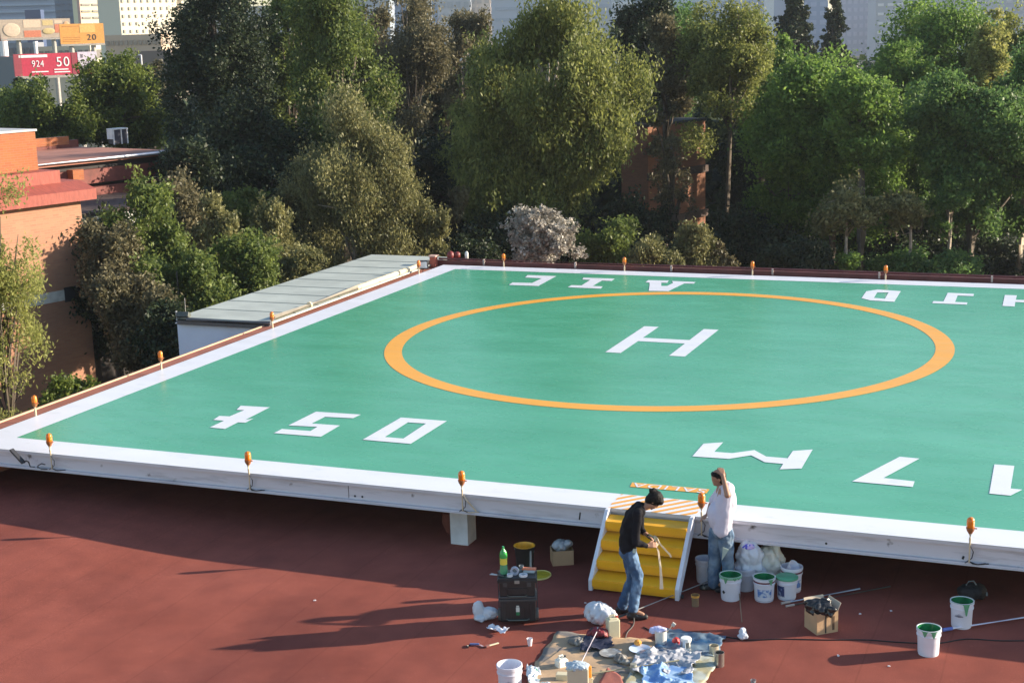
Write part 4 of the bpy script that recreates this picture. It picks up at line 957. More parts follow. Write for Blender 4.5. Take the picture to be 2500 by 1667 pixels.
quad_sheet('plastic_sheet', [(1490, 1500), (1640, 1512), (1672, 1462), (1530, 1448)], bluem, 'dark blue plastic sheet spread behind the tin cans', 'plastic sheet', .012, 7, .06, edge=.03)
greyp = M('grey_white_plastic', (.5, .5, .53), .3, col2=(.26, .28, .33), thr=(.45, .6), scale=7, coat=.4, bump=.6, bscale=9)
quad_sheet('plastic_sheet', [(1450, 1552), (1590, 1562), (1610, 1506), (1470, 1496)], greyp, 'crumpled translucent grey plastic sheet at the middle of the mess', 'plastic sheet', .04, 9, .09, n=60, edge=.05)
quad_sheet('blue_rag', [(1470, 1600), (1600, 1604), (1580, 1540), (1475, 1537)], M('light_blue_cloth', (.13, .28, .6), .7, col2=(.35, .52, .72), thr=(.42, .6), scale=6), 'light blue rag at the bottom edge in front of the grey plastic', 'rag', .05, 12, .09, n=56, edge=.05)
quad_sheet('white_wrapper', [(1212, 1575), (1262, 1580), (1240, 1545), (1210, 1530)], M('white_green_wrap', (.7, .76, .8), .4, col2=(.2, .45, .4), thr=(.6, .66), scale=14), 'white wrapper with green print at the lower left corner of the cardboard', 'wrapper', .01, 14, .12, n=26, edge=.08)
quad_sheet('terracotta_flap', [(1370, 1590), (1440, 1592), (1425, 1560), (1395, 1540)], M('terracotta_card', (.28, .09, .07), .8), 'terracotta painted card with a pointed corner at the bottom edge', 'card', .05, 15, .02, n=10)
quad_sheet('dark_cloth', [(1335, 1503), (1415, 1492), (1400, 1470), (1340, 1470)], M('navy_cloth', (.015, .02, .05), .6), 'dark navy cloth on the cardboard beside the red bag', 'cloth', .03, 16, .08, n=20, edge=.06)
crumple('grey_rag', gf(1325, 1480), (.1, .08, .04), M('grey_rag', (.16, .15, .14), .8, col2=(.4, .38, .34), thr=(.5, .6), scale=12), 'bundled dirty grey rag on the cardboard left of the navy cloth', 'rag', 31, pts=[((0, 0, .04), (.12, .08, .05)), ((-.02, .08, .04), (.09, .05, .04))], vox=.01, disp=.05, st=.05)
crumple('grey_rag', gf(1425, 1520), (.1, .08, .04), M('grey_rag', (.16, .15, .14), .8), 'twisted dirty rag beside the hose in the middle of the cardboard', 'rag', 33, pts=[((0, 0, .05), (.09, .09, .06)), ((.08, -.05, .04), (.06, .05, .04)), ((-.05, .09, .04), (.05, .06, .04))], vox=.009, disp=.04, st=.06)
t = thing('paint_puddle_plate', 'round grey plate of mixed paint on the cardboard', 'plate', gf(1402, 1505)+Vector((0, 0, .03))); b = MB(); b.lathe([(.12, 0), (.15, .015), (.14, .012), (.1, .004), (.001, .004)], 24, cap=False); b.build('dish', M('grey_dish', (.25, .25, .25), .3, col2=(.4, .42, .43), thr=(.5, .6), scale=10), t, smooth='auto')
# containers
cream = M('cream_plastic', (.66, .60, .42), .45, var=.06)
def jug(loc, rz, w, d, h, mt, label, capm=None, name='jerrycan', cat='jerrycan', handle=True, extra=None):
    t = thing(name, label, cat, loc, rz); b = MB(); b.box((0, 0, h/2), (w, d, h)); b.box((0, 0, h+.004), (w*.75, d*.7, .03)); b.build('body', mt, t, bevel=.02)
    if handle: MB().tube([(-w*.3, 0, h), (-w*.25, 0, h+.05), (w*.1, 0, h+.055), (w*.18, 0, h+.01)], .013, 8).build('handle', mt, t)
    MB().cyl((w*.32, 0, h), .022, .035, 14).build('cap', capm or M('red_cap', (.4, .06, .04), .5), t)
    return t
jug(gf(1408, 1462), .6, .17, .15, .27, cream, 'cream jerrycan with a reddish cap standing behind the white bag')
p = gf(1328, 1590)
t = jug(p, .35, .27, .2, .36, M('cream_can', (.62, .57, .42), .45, var=.05), 'tall square cream can with blue-white plastic over its top, cut by the bottom edge', name='cream_can', cat='can', handle=False)
crumple('plastic_wrap', p+Vector((0, 0, .34)), (.12, .1, .05), M('blue_white_wrap', (.55, .65, .74), .3, trans=.2), 'blue-white plastic crumpled over the tall cream can', 'wrap', 41, pts=[((0, 0, .03), (.15, .11, .045)), ((-.05, -.08, -.02), (.08, .04, .06))], vox=.01, disp=.06, st=.05)
t = thing('orange_scraper', 'orange plastic tool hooked on the right side of the tall cream can', 'tool', p+Vector((.14, .06, .28)), .35); MB().box((0, 0, 0), (.045, .06, .15)).build('blade', M('orange_plastic', (.8, .32, .04), .45), t, bevel=.012); MB().box((0.02, -.02, -.12), (.03, .03, .1), ry=.2).build('grip', cream, t, bevel=.01)
t = thing('thin_stirrer', 'thin white stick with a frayed end leaning from the tall cream can', 'stick', p+Vector((.02, .02, .36)))
e1 = gf(1372, 1448, FZ+.12)-t.location; MB().tube([(0, 0, 0), e1], .007, 8).build('stick', M('white_stick', (.75, .68, .72), .5), t); q = MB(); q.ell(e1, (.035, .03, .05)); remesh(q.build('frayed_end', M('pale_bristle', (.45, .46, .44), .8), t), .008, 0, .02, .04)
jug(gf(1290, 1532), .9, .15, .12, .12, M('white_hdpe', (.76, .76, .7), .45), 'low white plastic jug on the left half of the cardboard', name='white_jug', cat='jug', capm=bk2)
MB_ = MB(); MB_.box((0, 0, .045), (.16, .11, .09)); setp(MB_.build('cream_box', cream, None, loc=gf(1292, 1560), rz=.2, bevel=.01), 'small cream box in front of the low white jug', 'box')
p = gf(1518, 1478)
t = cup(p, 'tall white pot with a rag draped on its rim, in the middle of the sheets', .075, .085, .2, M('white_pot', (.7, .68, .64), .45), 'white_pot', cat='pot')
crumple('white_rag', p+Vector((-.03, 0, .16)), (.09, .08, .05), M('violet_white_cloth', (.55, .55, .8), .7), 'violet-white rag draped over the tall white pot', 'rag', 43, pts=[((0, 0, .05), (.1, .08, .035)), ((-.08, -.02, .02), (.05, .05, .06))], vox=.009, disp=.05, st=.05)
t = thing('paint_brush', 'brush with white bristles standing in the tall white pot', 'brush', p+Vector((.07, 0, .16))); MB().tube([(0, 0, 0), (.08, .03, .11)], .008, 8).build('handle', cream, t); MB().box((.1, .035, .13), (.05, .02, .05), ry=.6).build('bristles', M('pale_bristle', (.45, .46, .44), .8), t)
t = thing('blue_tray', 'pale blue round tray with an orange scrap on it', 'tray', gf(1470, 1498)+Vector((0, 0, .03))); b = MB(); b.lathe([(.11, 0), (.15, .03), (.145, .03), (.1, .006), (.001, .006)], 24, cap=False); b.build('dish', M('pale_blue', (.5, .62, .8), .4), t, smooth='auto')
crumple('orange_scrap', gf(1465, 1488)+Vector((0, 0, .05)), (.05, .04, .04), M('orange_cloth', (.75, .32, .05), .7), 'crumpled orange scrap on the pale blue tray', 'scrap', 45, pts=[((0, 0, .03), (.05, .04, .045))], vox=.007, disp=.03, st=.05)
crumple('red_scrap', gf(1553, 1480), (.05, .04, .05), M('red_plastic', (.6, .05, .05), .4), 'crumpled red plastic between the white pot and the white-filled tin', 'scrap', 46, pts=[((0, 0, .05), (.05, .045, .06))], vox=.007, disp=.03, st=.05)
p = gf(1378, 1432)
crumple('plastic_bag', p+Vector((0, 0, .0)), (.18, .14, .2), plas, 'bulging white plastic bag standing above the red bag, left of the dark shoes', 'bag', 51, pts=[((0, 0, .15), (.21, .16, .15)), ((-.03, 0, .2), (.18, .14, .12)), ((.15, 0, .17), (.1, .07, .07))], disp=.13, st=.06, vox=.013)
crumple('red_bag', gf(1375, 1466), (.14, .1, .12), M('dark_red_bag', (.22, .02, .03), .5, col2=(.04, .015, .02), thr=(.5, .6), scale=9), 'dark red bag on the cardboard in front of the white bag', 'bag', 53, pts=[((0, 0, .08), (.14, .09, .09)), ((-.09, .0, .06), (.07, .07, .06))], disp=.08, st=.06, vox=.011)
t = thing('wooden_batten', 'thin wooden batten lying across the cardboard towards the grey plastic', 'batten', gf(1350, 1556)+Vector((0, 0, .05)))
q = gf(1560, 1532)-gf(1350, 1556); b = MB(); b.tube([(0, 0, 0), q+Vector((0, 0, .05))], .013, 4); b.build('wood', M('batten_wood', (.38, .34, .22), .7), t)
t = thing('small_jar', 'small glass jar with pale sides beside the twisted rag', 'jar', gf(1455, 1545)); b = MB(); b.lathe([(.05, 0), (.05, .1), (.042, .115), (.042, .13)], 20); b.build('glass', M('jar_glass', (.42, .42, .36), .2, trans=.3), t, smooth='auto')
# tools in front of the tool box
t = thing('utility_knife', 'dark utility knife with a blue grip lying below the tool box', 'knife', gf(1090, 1482)+Vector((0, 0, .012)), .3)
MB().box((0, 0, .01), (.13, .035, .022)).build('grip', M('blue_grip_dark', (.08, .12, .3), .5), t, bevel=.005); MB().tube([(-.06, 0, 0), (-.1, -.04, 0), (-.08, -.09, 0)], .012, 6).build('hook', blk, t); MB().box((.1, -.03, .0), (.07, .025, .01), rz=-.8).build('blade', M('pinkish_tool', (.5, .35, .38), .5), t)
t = thing('flat_brush', 'flat brush with a cream handle lying right of the knife', 'brush', gf(1134, 1482)+Vector((0, 0, .015)), .95)
MB().box((0, 0, .005), (.16, .03, .015)).build('handle', cream, t, bevel=.005); MB().box((-.1, 0, .005), (.05, .045, .018)).build('bristles', M('brown_bristle', (.3, .12, .1), .8), t)
# brown pot behind the column, shred of debris
t = thing('clay_pot', 'reddish clay pot in the shade behind the white column', 'pot', gf(1022, 1232)+Vector((0, .25, 0))); b = MB(); b.lathe([(.08, 0), (.15, .18), (.13, .34), (.06, .38), (.001, .38)], 20); b.build('body', M('clay', (.16, .045, .03), .8), t, smooth='auto')
rb = random.Random(8)
DL = ['crumb at the left end below the beacon shadow', 'crumb in the shade left of the tool box', 'large crumb right of the nearest box shadow', 'crumb below the open cardboard box flap', 'crumb right of the cardboard box', 'crumb near the bottom right edge', 'small crumb at the far left on the sunlit roof', 'crumb between tool box and white bag', 'crumb beside the dark shoes', 'crumb near the clear measuring cup']
deb = [(141, 1294), (723, 1379), (1925, 1506), (1975, 1410), (2046, 1403), (2041, 1530), (105, 1350), (1344, 1385), (1505, 1455), (1600, 1462)]
for i, (x, y) in enumerate(deb):
    b = MB(); b.box((0, 0, .008), (rb.uniform(.015, .05), rb.uniform(.015, .03), .012), rz=rb.uniform(0, 3)); b.ell((.01, .0, .008), (.014, .012, .008), None, 6, 4)
    q = b.build('paint_crumb', M('crumb_white', (.75, .72, .75), .8), None, loc=gf(x, y))
    setp(q, 'tiny white paint '+DL[i], 'debris', 'white paint crumbs scattered on the roof')
# ------------------------------------------------------------------ brick building at the left
AZ = -.265
bo = gd(196, 487.6, 50)
bb_ = thing('brick_building', 'orange brick building with a red tiled cornice at the left edge', 'building', (bo.x, bo.y, -7), AZ)
zc = bo.z+7
brick = bpy.data.materials.new('orange_brick'); brick.use_nodes = True
def brick_nodes(m, c1, c2, mort, sc=1.0):
    n = m.node_tree.nodes; L = m.node_tree.links; bs = n['Principled BSDF']; tc = n.new('ShaderNodeTexCoord')
    sp = n.new('ShaderNodeSeparateXYZ'); L.new(tc.outputs['Object'], sp.inputs[0]); ad = n.new('ShaderNodeMath'); L.new(sp.outputs[0], ad.inputs[0]); L.new(sp.outputs[1], ad.inputs[1])
    cb = n.new('ShaderNodeCombineXYZ'); L.new(ad.outputs[0], cb.inputs[0]); L.new(sp.outputs[2], cb.inputs[1])
    bt = n.new('ShaderNodeTexBrick'); bt.inputs['Scale'].default_value = sc; bt.inputs['Brick Width'].default_value = .26; bt.inputs['Row Height'].default_value = .08; bt.inputs['Mortar Size'].default_value = .008
    bt.inputs['Color1'].default_value = c1+(1,); bt.inputs['Color2'].default_value = c2+(1,); bt.inputs['Mortar'].default_value = mort+(1,); L.new(cb.outputs[0], bt.inputs['Vector'])
    q = n.new('ShaderNodeTexNoise'); q.inputs['Scale'].default_value = .7; q.inputs['Detail'].default_value = 6; L.new(tc.outputs['Object'], q.inputs['Vector'])
    r = n.new('ShaderNodeValToRGB'); r.color_ramp.elements[0].color = (.75, .75, .75, 1); r.color_ramp.elements[1].color = (1.1, 1.1, 1.1, 1); L.new(q.outputs['Fac'], r.inputs[0])
    x = n.new('ShaderNodeMix'); x.data_type = 'RGBA'; x.blend_type = 'MULTIPLY'; x.inputs[0].default_value = 1; L.new(bt.outputs[0], x.inputs[6]); L.new(r.outputs[0], x.inputs[7]); L.new(x.outputs[2], bs.inputs['Base Color']); bs.inputs['Roughness'].default_value = .9
brick_nodes(brick, (.40, .13, .045), (.33, .10, .04), (.30, .15, .09))
salmon = bpy.data.materials.new('salmon_brick'); salmon.use_nodes = True; brick_nodes(salmon, (.46, .23, .14), (.40, .19, .12), (.38, .24, .16))
tile = M('red_tile', (.30, .07, .05), .7, var=.2, scale=3, bump=.4, bscale=6, stretch=(1, 4, 1))
MB().box((-6, -12, zc/2-.01), (12, 24, zc-.02)).build('wall', salmon, bb_)
b = MB(); cs = [(-6, zc+.62), (-.5, zc+.62), (.38, zc+.36), (.38, zc), (-6, zc)]; b.add([(x, -24, z) for x, z in cs]+[(x, .4, z) for x, z in cs], [(4, 3, 2, 1, 0), (5, 6, 7, 8, 9)]+[(i, (i+1) % 5, 5+(i+1) % 5, 5+i) for i in range(5)]); b.build('cornice', tile, bb_)
MB().box((-6.2, -12.4, zc+.78), (11.5, 24, .5)).build('cornice_step', tile, bb_)
MB().box((-7.1, -12.6, zc+1.55), (11.5, 24, 1.6)).build('parapet_box', brick, bb_)
MB().box((-7.1, -12.6, zc+2.38), (11.6, 24.1, .07)).build('parapet_cap', M('pale_cap_metal', (.45, .45, .45), .5), bb_)
MB().box((.012, -6.5, zc-3.15), (.03, 12.4, .36)).build('white_band', M('white_band', (.6, .6, .56), .7, var=.2), bb_)
MB().box((.02, -.5, zc-3.15), (.03, 1.0, .5)).build('dark_gap', M('dark_gap', (.02, .02, .025), .8), bb_)
MB().box((-.6, .03, (zc-.3)/2), (1.1, .04, zc-.35)).build('end_wall', M('dark_end', (.03, .03, .035), .7), bb_)
# glazed wing behind the corner
gw = thing('glazed_wing', 'wing with white panels and dark frames behind the brick building corner', 'building', (bo.x, bo.y, -7), AZ)
MB().box((-4.5, 3, 3.2+.8), (7, 6, 8.0)).build('wall', M('dark_wing_wall', (.035, .03, .03), .8), gw)
pn = M('white_panel', (.55, .55, .50), .6, var=.15, scale=.8)
for k in range(3):
    MB().box((-.98, 1.0+1.75*k, 7.75), (.03, 1.6, 1.15)).build('panel', pn, gw)
    if k % 2 == 0: MB().box((-.98, 1.0+1.75*k, 4.7), (.03, 1.4, 1.0)).build('panel', pn, gw)
MB().box((-.93, 2.9, 6.4), (.12, 5.6, .12)).build('sill', pn, gw)
MB().box((-4.5, 3, 8.42), (7.1, 6.1, .12)).build('flat_roof', M('dark_wing_roof', (.06, .04, .035), .8), gw)
# long low roof behind with the air conditioner
zr = 2.9
g0, g1, g2 = gp(112, 398, zr), gp(430, 366, zr), gp(400, 338, zr)
dr = (g1-g0).normalized(); nr = Vector((-dr.y, dr.x, 0)); wr = abs((g2-g1).dot(nr)); Lr = (g1-g0).length+8
lr = thing('long_roof_building', 'long low building with a reddish flat roof and metal gutter behind the brick building', 'building', (g1.x, g1.y, zr-8), math.atan2(dr.y, dr.x))
MB().box((-Lr/2, wr/2, 7.9), (Lr, wr, .16)).build('roof', M('pinkish_roof', (.34, .15, .11), .8, var=.2, scale=.8), lr)
MB().tube([(-Lr, -.1, 7.95), (0, -.1, 7.95)], .09, 8).build('gutter', M('gutter_metal', (.5, .5, .55), .3, metal=.6), lr)
b = MB(); b.box((-Lr/2, .1, 7.3), (Lr, .3, .55)); b.build('beam', M('maroon_beam', (.16, .04, .03), .7, var=.3), lr)
MB().box((-Lr/2, -.12, 6.7), (Lr, .5, .4)).build('beam', M('maroon_beam', (.16, .04, .03), .7, var=.3), lr)
for x in (-6.4, -5.2): MB().box((x, -.2, 7.45), (.5, .4, .4)).build('beam_end', brick, lr)
MB().box((-Lr/2, wr/2+.3, 3.9), (Lr-.1, wr-.1, 7.8)).build('wall', M('dark_wing_wall', (.035, .03, .03), .8), lr)
MB().box((-Lr/2, wr+.1, 8.12), (Lr, .25, .35)).build('back_parapet', M('maroon_beam', (.16, .04, .03)), lr)
MB().box((-1.6, wr+.1, 8.3), (2.2, .3, .35)).build('back_parapet_step', brick, lr)
pa_ = gp(272*D, 331*D, zr+.02)
ac = thing('air_conditioner', 'white-framed air conditioning unit on the long low roof', 'air conditioner', pa_+Vector((0, 0, .0)), math.atan2(dr.y, dr.x))
wf_ = M('ac_white', (.66, .66, .68), .4); ac.scale = (.74, .74, .8); MB().box((0, 0, .42), (1.0, .5, .78)).build('core', M('ac_dark', (.03, .03, .05), .5), ac)
b = MB()
for x in (-.5, .5, .06):
    b.box((x, -.26, .42), (.07, .06, .84))
b.box((0, 0, .84), (1.1, .62, .07)); b.box((-.56, 0, .55), (.06, .5, .5)); b.build('casing', wf_, ac)
for x in (-.4, .4): MB().box((x, 0, .02), (.08, .5, .05)).build('foot', cab, ac)
# low rail and retaining strip by the ledge
ra, rb_ = gp(20, 905, -6), gp(225, 848, -6)
t = thing('garden_rail', 'thin pale handrail in front of the brick wall, low at the left', 'rail', ra); d_ = rb_-ra
MB().tube([(0, 0, 0), d_], .05, 6).build('bar', M('rail_pale', (.4, .38, .3), .6), t)
for k in (.2, .64): MB().tube([d_*k, d_*k+Vector((0, 0, -1.1))], .045, 6).build('post', M('rail_pale', (.4, .38, .3), .6), t)
# brick block between the far trees
q0 = gd(1488*D, 292*D, 71); q1 = gd(1620*D, 288*D, 75)
d_ = Vector((q1.x-q0.x, q1.y-q0.y, 0)); Lw = d_.length
t = thing('far_brick_block', 'terracotta brick block half hidden between the big ash and the dark trees', 'building', (q0.x, q0.y, -5), math.atan2(d_.y, d_.x))
hz = q0.z+5; brick2 = bpy.data.materials.new('dull_brick'); brick2.use_nodes = True; brick_nodes(brick2, (.27, .115, .06), (.23, .09, .05), (.2, .11, .07))
MB().box((Lw/2, .8, hz/2), (Lw, 1.6, hz)).build('wall', brick2, t)
for zz in (hz*.38, hz*.68): MB().box((Lw/2, -.06, zz), (Lw+.1, .2, .35)).build('floor_band', M('brown_band', (.08, .05, .04), .8), t)
MB().box((Lw/2, .8, hz+.06), (Lw+.1, 1.7, .12)).build('roof', M('dark_end', (.03, .03, .035)), t)

# ------------------------------------------------------------------ trees
bark = M('bark', (.10, .08, .06), .9, var=.4, scale=3, bump=.6, bscale=8); bark_l = M('pale_bark', (.36, .30, .23), .85, var=.3, scale=4); bark_d = M('dark_bark', (.04, .034, .03), .9)
LM = {
 'ash':   leafmat('ash_leaves', (.055, .085, .024), (.34, .36, .10), .5),
 'olive': leafmat('olive_leaves', (.045, .06, .024), (.36, .34, .14), .4),
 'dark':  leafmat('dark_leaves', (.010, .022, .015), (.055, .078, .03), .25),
 'deep':  leafmat('deep_green_leaves', (.034, .07, .024), (.22, .27, .06), .45),
 'grey':  leafmat('grey_brown_leaves', (.05, .052, .028), (.25, .22, .12), .4),
 'green': leafmat('fresh_green_leaves', (.045, .11, .028), (.27, .40, .08), .5),
 'teal':  leafmat('cool_green_leaves', (.034, .09, .036), (.20, .32, .08), .45),
 'yell':  leafmat('feathery_leaves', (.14, .16, .04), (.46, .46, .15), .55),
 'white': leafmat('white_blossom', (.16, .15, .13), (.66, .62, .55), .3),
 'round': leafmat('glossy_round_leaves', (.02, .05, .012), (.22, .27, .05), .4),
}
def leaves(name, P, S, dirs, wid, mt, tint, parent, rng, ratio=.5):
    """P centres, S lengths, dirs long-axis directions -> one mesh of folded diamond leaves"""
    n = len(P); r = rng.normal(size=(n, 3)); side = np.cross(dirs, r); side /= np.linalg.norm(side, axis=1)[:, None]+1e-9
    a = dirs*(S/2)[:, None]; s = side*(S*ratio/2)[:, None]
    V = np.stack([P-a, P+s, P+a, P-s], 1).reshape(-1, 3).astype(np.float32)
    me = bpy.data.meshes.new(name); me.vertices.add(4*n); me.vertices.foreach_set('co', V.ravel())
    me.loops.add(4*n); me.loops.foreach_set('vertex_index', np.arange(4*n, dtype=np.int32))
    me.polygons.add(n); me.polygons.foreach_set('loop_start', np.arange(0, 4*n, 4, dtype=np.int32)); me.polygons.foreach_set('loop_total', np.full(n, 4, dtype=np.int32))
    me.update(calc_edges=True); at = me.attributes.new('tint', 'FLOAT', 'FACE'); at.data.foreach_set('value', tint.astype(np.float32))
    me.materials.append(mt); o = bpy.data.objects.new(name, me); C.objects.link(o); o.parent = parent; return o
LEAFK = 3.3
def tree(label, kind, cx, y0, y1, w, depth, n=14000, seed=1, leaf=.26, shape='round', droop=0, gaps=.0, trunk=True, tw=.22, clump=.10, pale=False, name=None, cat='tree', nlobe=26, base=None, sub=None, group=None, limbs=7, aspect=.55, zoff=0):
    rng = np.random.default_rng(seed); rnd = random.Random(seed)
    s = D*depth/F_PX; c = gd(cx*D, (y0+y1)/2*D, depth); W = w*s/2; H = (y1-y0)*s/2
    gz = terrain_z(c.x, c.y) if base is None else base
    t = thing(name or 'tree', label, cat, (c.x, c.y, gz), 0, group); o = Vector((c.x, c.y, gz)); cz = c.z-gz
    Dp = W*.9
    # lobes
    lobes = []
    p1_, p2_, p3_ = rng.uniform(0, 6.28, 3)
    if shape in ('round', 'egg'): nlobe = int(nlobe*1.9)
    for k in range(nlobe):
        u = rng.normal(size=3); u /= np.linalg.norm(u); th = math.atan2(u[2], u[0]); irr = 1+.16*math.sin(2*th+p1_)+.13*math.sin(3*th+p2_)+.09*math.sin(6*th+p3_)
        if shape == 'round': e = np.array([W, Dp, H]); rr = rng.uniform(.45, .78)
        elif shape == 'cone':
            f = rng.uniform(0, 1)**.8; zz = -1+2*f; wd = (1-f)*.95+.06; ang = rng.uniform(0, 6.28); q = rng.uniform(.3, .85)
            lobes.append((np.array([math.cos(ang)*W*wd*q, math.sin(ang)*Dp*wd*q, zz*H*.93]), np.array([W*.34*wd+.25, W*.34*wd+.25, H*.09+.1]))); continue
        elif shape == 'egg': e = np.array([W, Dp, H]); rr = rng.uniform(.4, .75); 
        elif shape == 'scatter': e = np.array([W, Dp, H]); rr = rng.uniform(.25, .85)
        ctr = u*e*rr*irr
        if shape == 'egg': ctr[:2] *= 1-.28*max(ctr[2]/H, -.4)
        sz = min(W, H)*rng.uniform(.15, .29) if shape != 'scatter' else min(W, H)*rng.uniform(.16, .28)
        lobes.append((ctr, np.array([sz, sz, sz*rng.uniform(.8, 1.35)])))
    if shape in ('round', 'egg'): lobes.append((np.zeros(3), np.array([W*.42, Dp*.42, H*.5])))
    for q in (sub or []): lobes.append((np.array([q[0]*W, q[1]*Dp, q[2]*H]), np.array([q[3]*W, q[3]*W, q[4]*H])))
    ar = np.array([(l[1][0]*l[1][2]) for l in lobes]); ar = ar/ar.sum()
    n = int(n*LEAFK); leaf *= .72; per = 34; clump *= 1.12; nc = max(n//per, 10); li = rng.choice(len(lobes), nc, p=ar)
    u = rng.normal(size=(nc, 3)); u /= np.linalg.norm(u, axis=1)[:, None]; rr = rng.uniform(.25, 1.02, nc)**.45
    L0 = np.array([l[0] for l in lobes]); L1 = np.array([l[1] for l in lobes])
    cc = L0[li]+u*L1[li]*rr[:, None]
    # stray sprays that break the outline, then holes through the crown
    st_ = rng.random(nc) < .16; cc[st_] += u[st_]*L1[li[st_]]*rng.uniform(.15, .75, st_.sum())[:, None]; cc[st_, 2] += rng.uniform(0, .12, st_.sum())*H
    gaps = .08 if shape == 'cone' else max(gaps, .34)
    if gaps:
        fld = np.zeros(nc)
        for q_ in range(7):
            kv = rng.normal(size=3); kv /= np.linalg.norm(kv); fld += np.sin((cc @ kv)*rng.uniform(3.5, 9)/max(W, 1.2)+rng.uniform(0, 6.28))
        keep = fld > np.quantile(fld, gaps); cc = cc[keep]
    cl = clump*math.sqrt(W)*2.0; k = len(cc)
    sp = np.array([1, 1, .8+1.4*droop])*cl*.5
    P = (cc[:, None, :]+rng.normal(size=(k, per, 3))*sp).reshape(-1, 3)
    P[:, 2] += cz; P = P[P[:, 2] > .1]
    dirs = rng.normal(size=(len(P), 3)); dirs[:, 2] -= droop*2.5; dirs /= np.linalg.norm(dirs, axis=1)[:, None]
    S = leaf*rng.uniform(.6, 1.35, len(P))
    tint = np.repeat(rng.uniform(0, 1, k), per)[:len(P)]*.55+rng.uniform(0, 1, len(P))*.45 if len(P) == k*per else rng.uniform(0, 1, len(P))
    leaves('crown', P, S, dirs, 0, LM[kind], np.clip(tint, 0, 1), t, rng, aspect)
    if trunk:
        b = MB(); top = cz+H*.55; limbs = int(limbs*1.6); kx, ky = rng.uniform(-.15, .15, 2)*W
        pts = [(0, 0, -.2), (kx*.3, ky*.3, top*.3), (kx, ky, top*.62), (kx*.8, ky*.8, top)]; r0 = tw
        b.tube(pts, [r0*1.25, r0, r0*.72, r0*.3], 9)
        for j in range(limbs):
            l = lobes[rng.integers(len(lobes))][0]; zb = rng.uniform(max(cz-H*1.05, top*.2), cz+H*.1); f = min(zb/top, 1)
            p0 = Vector((kx*f, ky*f, zb)); p2 = Vector((l[0], l[1], max(l[2]+cz, zb+.4))); p1 = p0.lerp(p2, .5)+Vector((0, 0, rng.uniform(-.3, .5)))
            b.tube([p0, p1, p2], [r0*.45, r0*.28, r0*.08], 6)
        b.build('trunk', bark_l if pale else (bark_d if kind == 'dark' else bark), t, smooth=True)
    return t
T = tree
# far row first
T('tall dark cedar with ragged branches at the upper left before the cream towers', 'dark', 492, -70, 360, 270, 72, 36000, 3, .24, 'scatter', gaps=.22, clump=.13, nlobe=70, tw=.35, limbs=26, sub=[(-.55, 0, .1, .35, .1), (-.2, 0, -.55, .7, .45), (.2, 0, -.2, .6, .5), (-.75, 0, -.35, .25, .2), (.5, 0, .4, .4, .4)])
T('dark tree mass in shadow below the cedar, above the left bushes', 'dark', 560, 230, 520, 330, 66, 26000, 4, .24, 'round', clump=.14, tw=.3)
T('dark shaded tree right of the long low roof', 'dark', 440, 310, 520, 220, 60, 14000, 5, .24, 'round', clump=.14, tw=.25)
T('tall leafy evergreen with a lit right edge, left of the grey eucalyptus', 'deep', 778, -80, 480, 330, 67, 44000, 6, .22, 'egg', droop=.5, clump=.09, tw=.35, limbs=14)
T('thin grey-brown eucalyptus with sparse leaves behind, left of the big ash', 'grey', 950, -60, 330, 250, 80, 17000, 7, .24, 'scatter', droop=.4, gaps=.25, clump=.10, nlobe=60, tw=.13, limbs=26)
T('sparse brownish eucalyptus touching the left side of the big ash', 'grey', 1070, -10, 330, 170, 84, 10000, 8, .24, 'scatter', droop=.4, gaps=.25, clump=.1, nlobe=44, pale=True, tw=.09, limbs=20)
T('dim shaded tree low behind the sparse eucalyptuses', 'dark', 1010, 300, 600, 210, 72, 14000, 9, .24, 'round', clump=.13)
T('big round ash tree with yellow-green sunlit right side in the middle', 'ash', 1262, -30, 575, 470, 62, 76000, 10, .26, 'egg', droop=.7, clump=.075, gaps=.34, nlobe=52, tw=.4, limbs=24, aspect=.42, pale=True)
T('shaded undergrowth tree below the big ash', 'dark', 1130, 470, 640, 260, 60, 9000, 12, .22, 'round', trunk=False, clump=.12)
T('dark conifer with a ragged top right of the big ash', 'dark', 1478, -50, 330, 150, 76, 17000, 13, .25, 'scatter', gaps=.1, clump=.14, nlobe=50, tw=.3, limbs=18)
T('dark pine behind the brick block, left of the branching olive tree', 'teal', 1560, 0, 330, 170, 82, 16000, 14, .24, 'round', clump=.12)
T('branching tree with olive-brown top and bare limbs below, right of the dark conifer', 'ash', 1668, 10, 300, 270, 68, 20000, 15, .22, 'scatter', droop=.3, clump=.09, tw=.12, limbs=44, gaps=.1, nlobe=60, sub=[(.1, 0, -.9, .4, .25), (-.5, 0, -1.1, .35, .25)])
T('small yellow-green topped tree beside the branching olive tree', 'green', 1745, 40, 300, 140, 74, 11000, 16, .24, 'round', clump=.11)
T('shaded tree with a thin trunk right of the brick block', 'dark', 1722, 240, 600, 170, 79, 12000, 17, .22, 'round', clump=.1, gaps=.15)
T('broad bright green tree whose crown fills the upper right middle', 'green', 1915, 95, 560, 380, 66, 44000, 18, .26, 'round', clump=.13, tw=.28, limbs=12, nlobe=34)
T('green tree with a light pointed tip in front of the broad bright green tree', 'green', 1985, 130, 420, 170, 61, 16000, 19, .25, 'egg', clump=.12, tw=.2)
T('large green tree at the top right, highest of the right-hand group', 'green', 2165, -30, 420, 380, 80, 36000, 20, .27, 'round', clump=.13, tw=.3, nlobe=34)
T('yellowish sunlit tree at the top right corner', 'yell', 2275, 10, 300, 130, 72, 11000, 21, .24, 'egg', clump=.1, tw=.2)
T('cool dark green tree standing at the right with a wide dull crown', 'teal', 2240, 130, 590, 340, 62, 44000, 22, .24, 'round', clump=.11, tw=.26, limbs=14, nlobe=34)
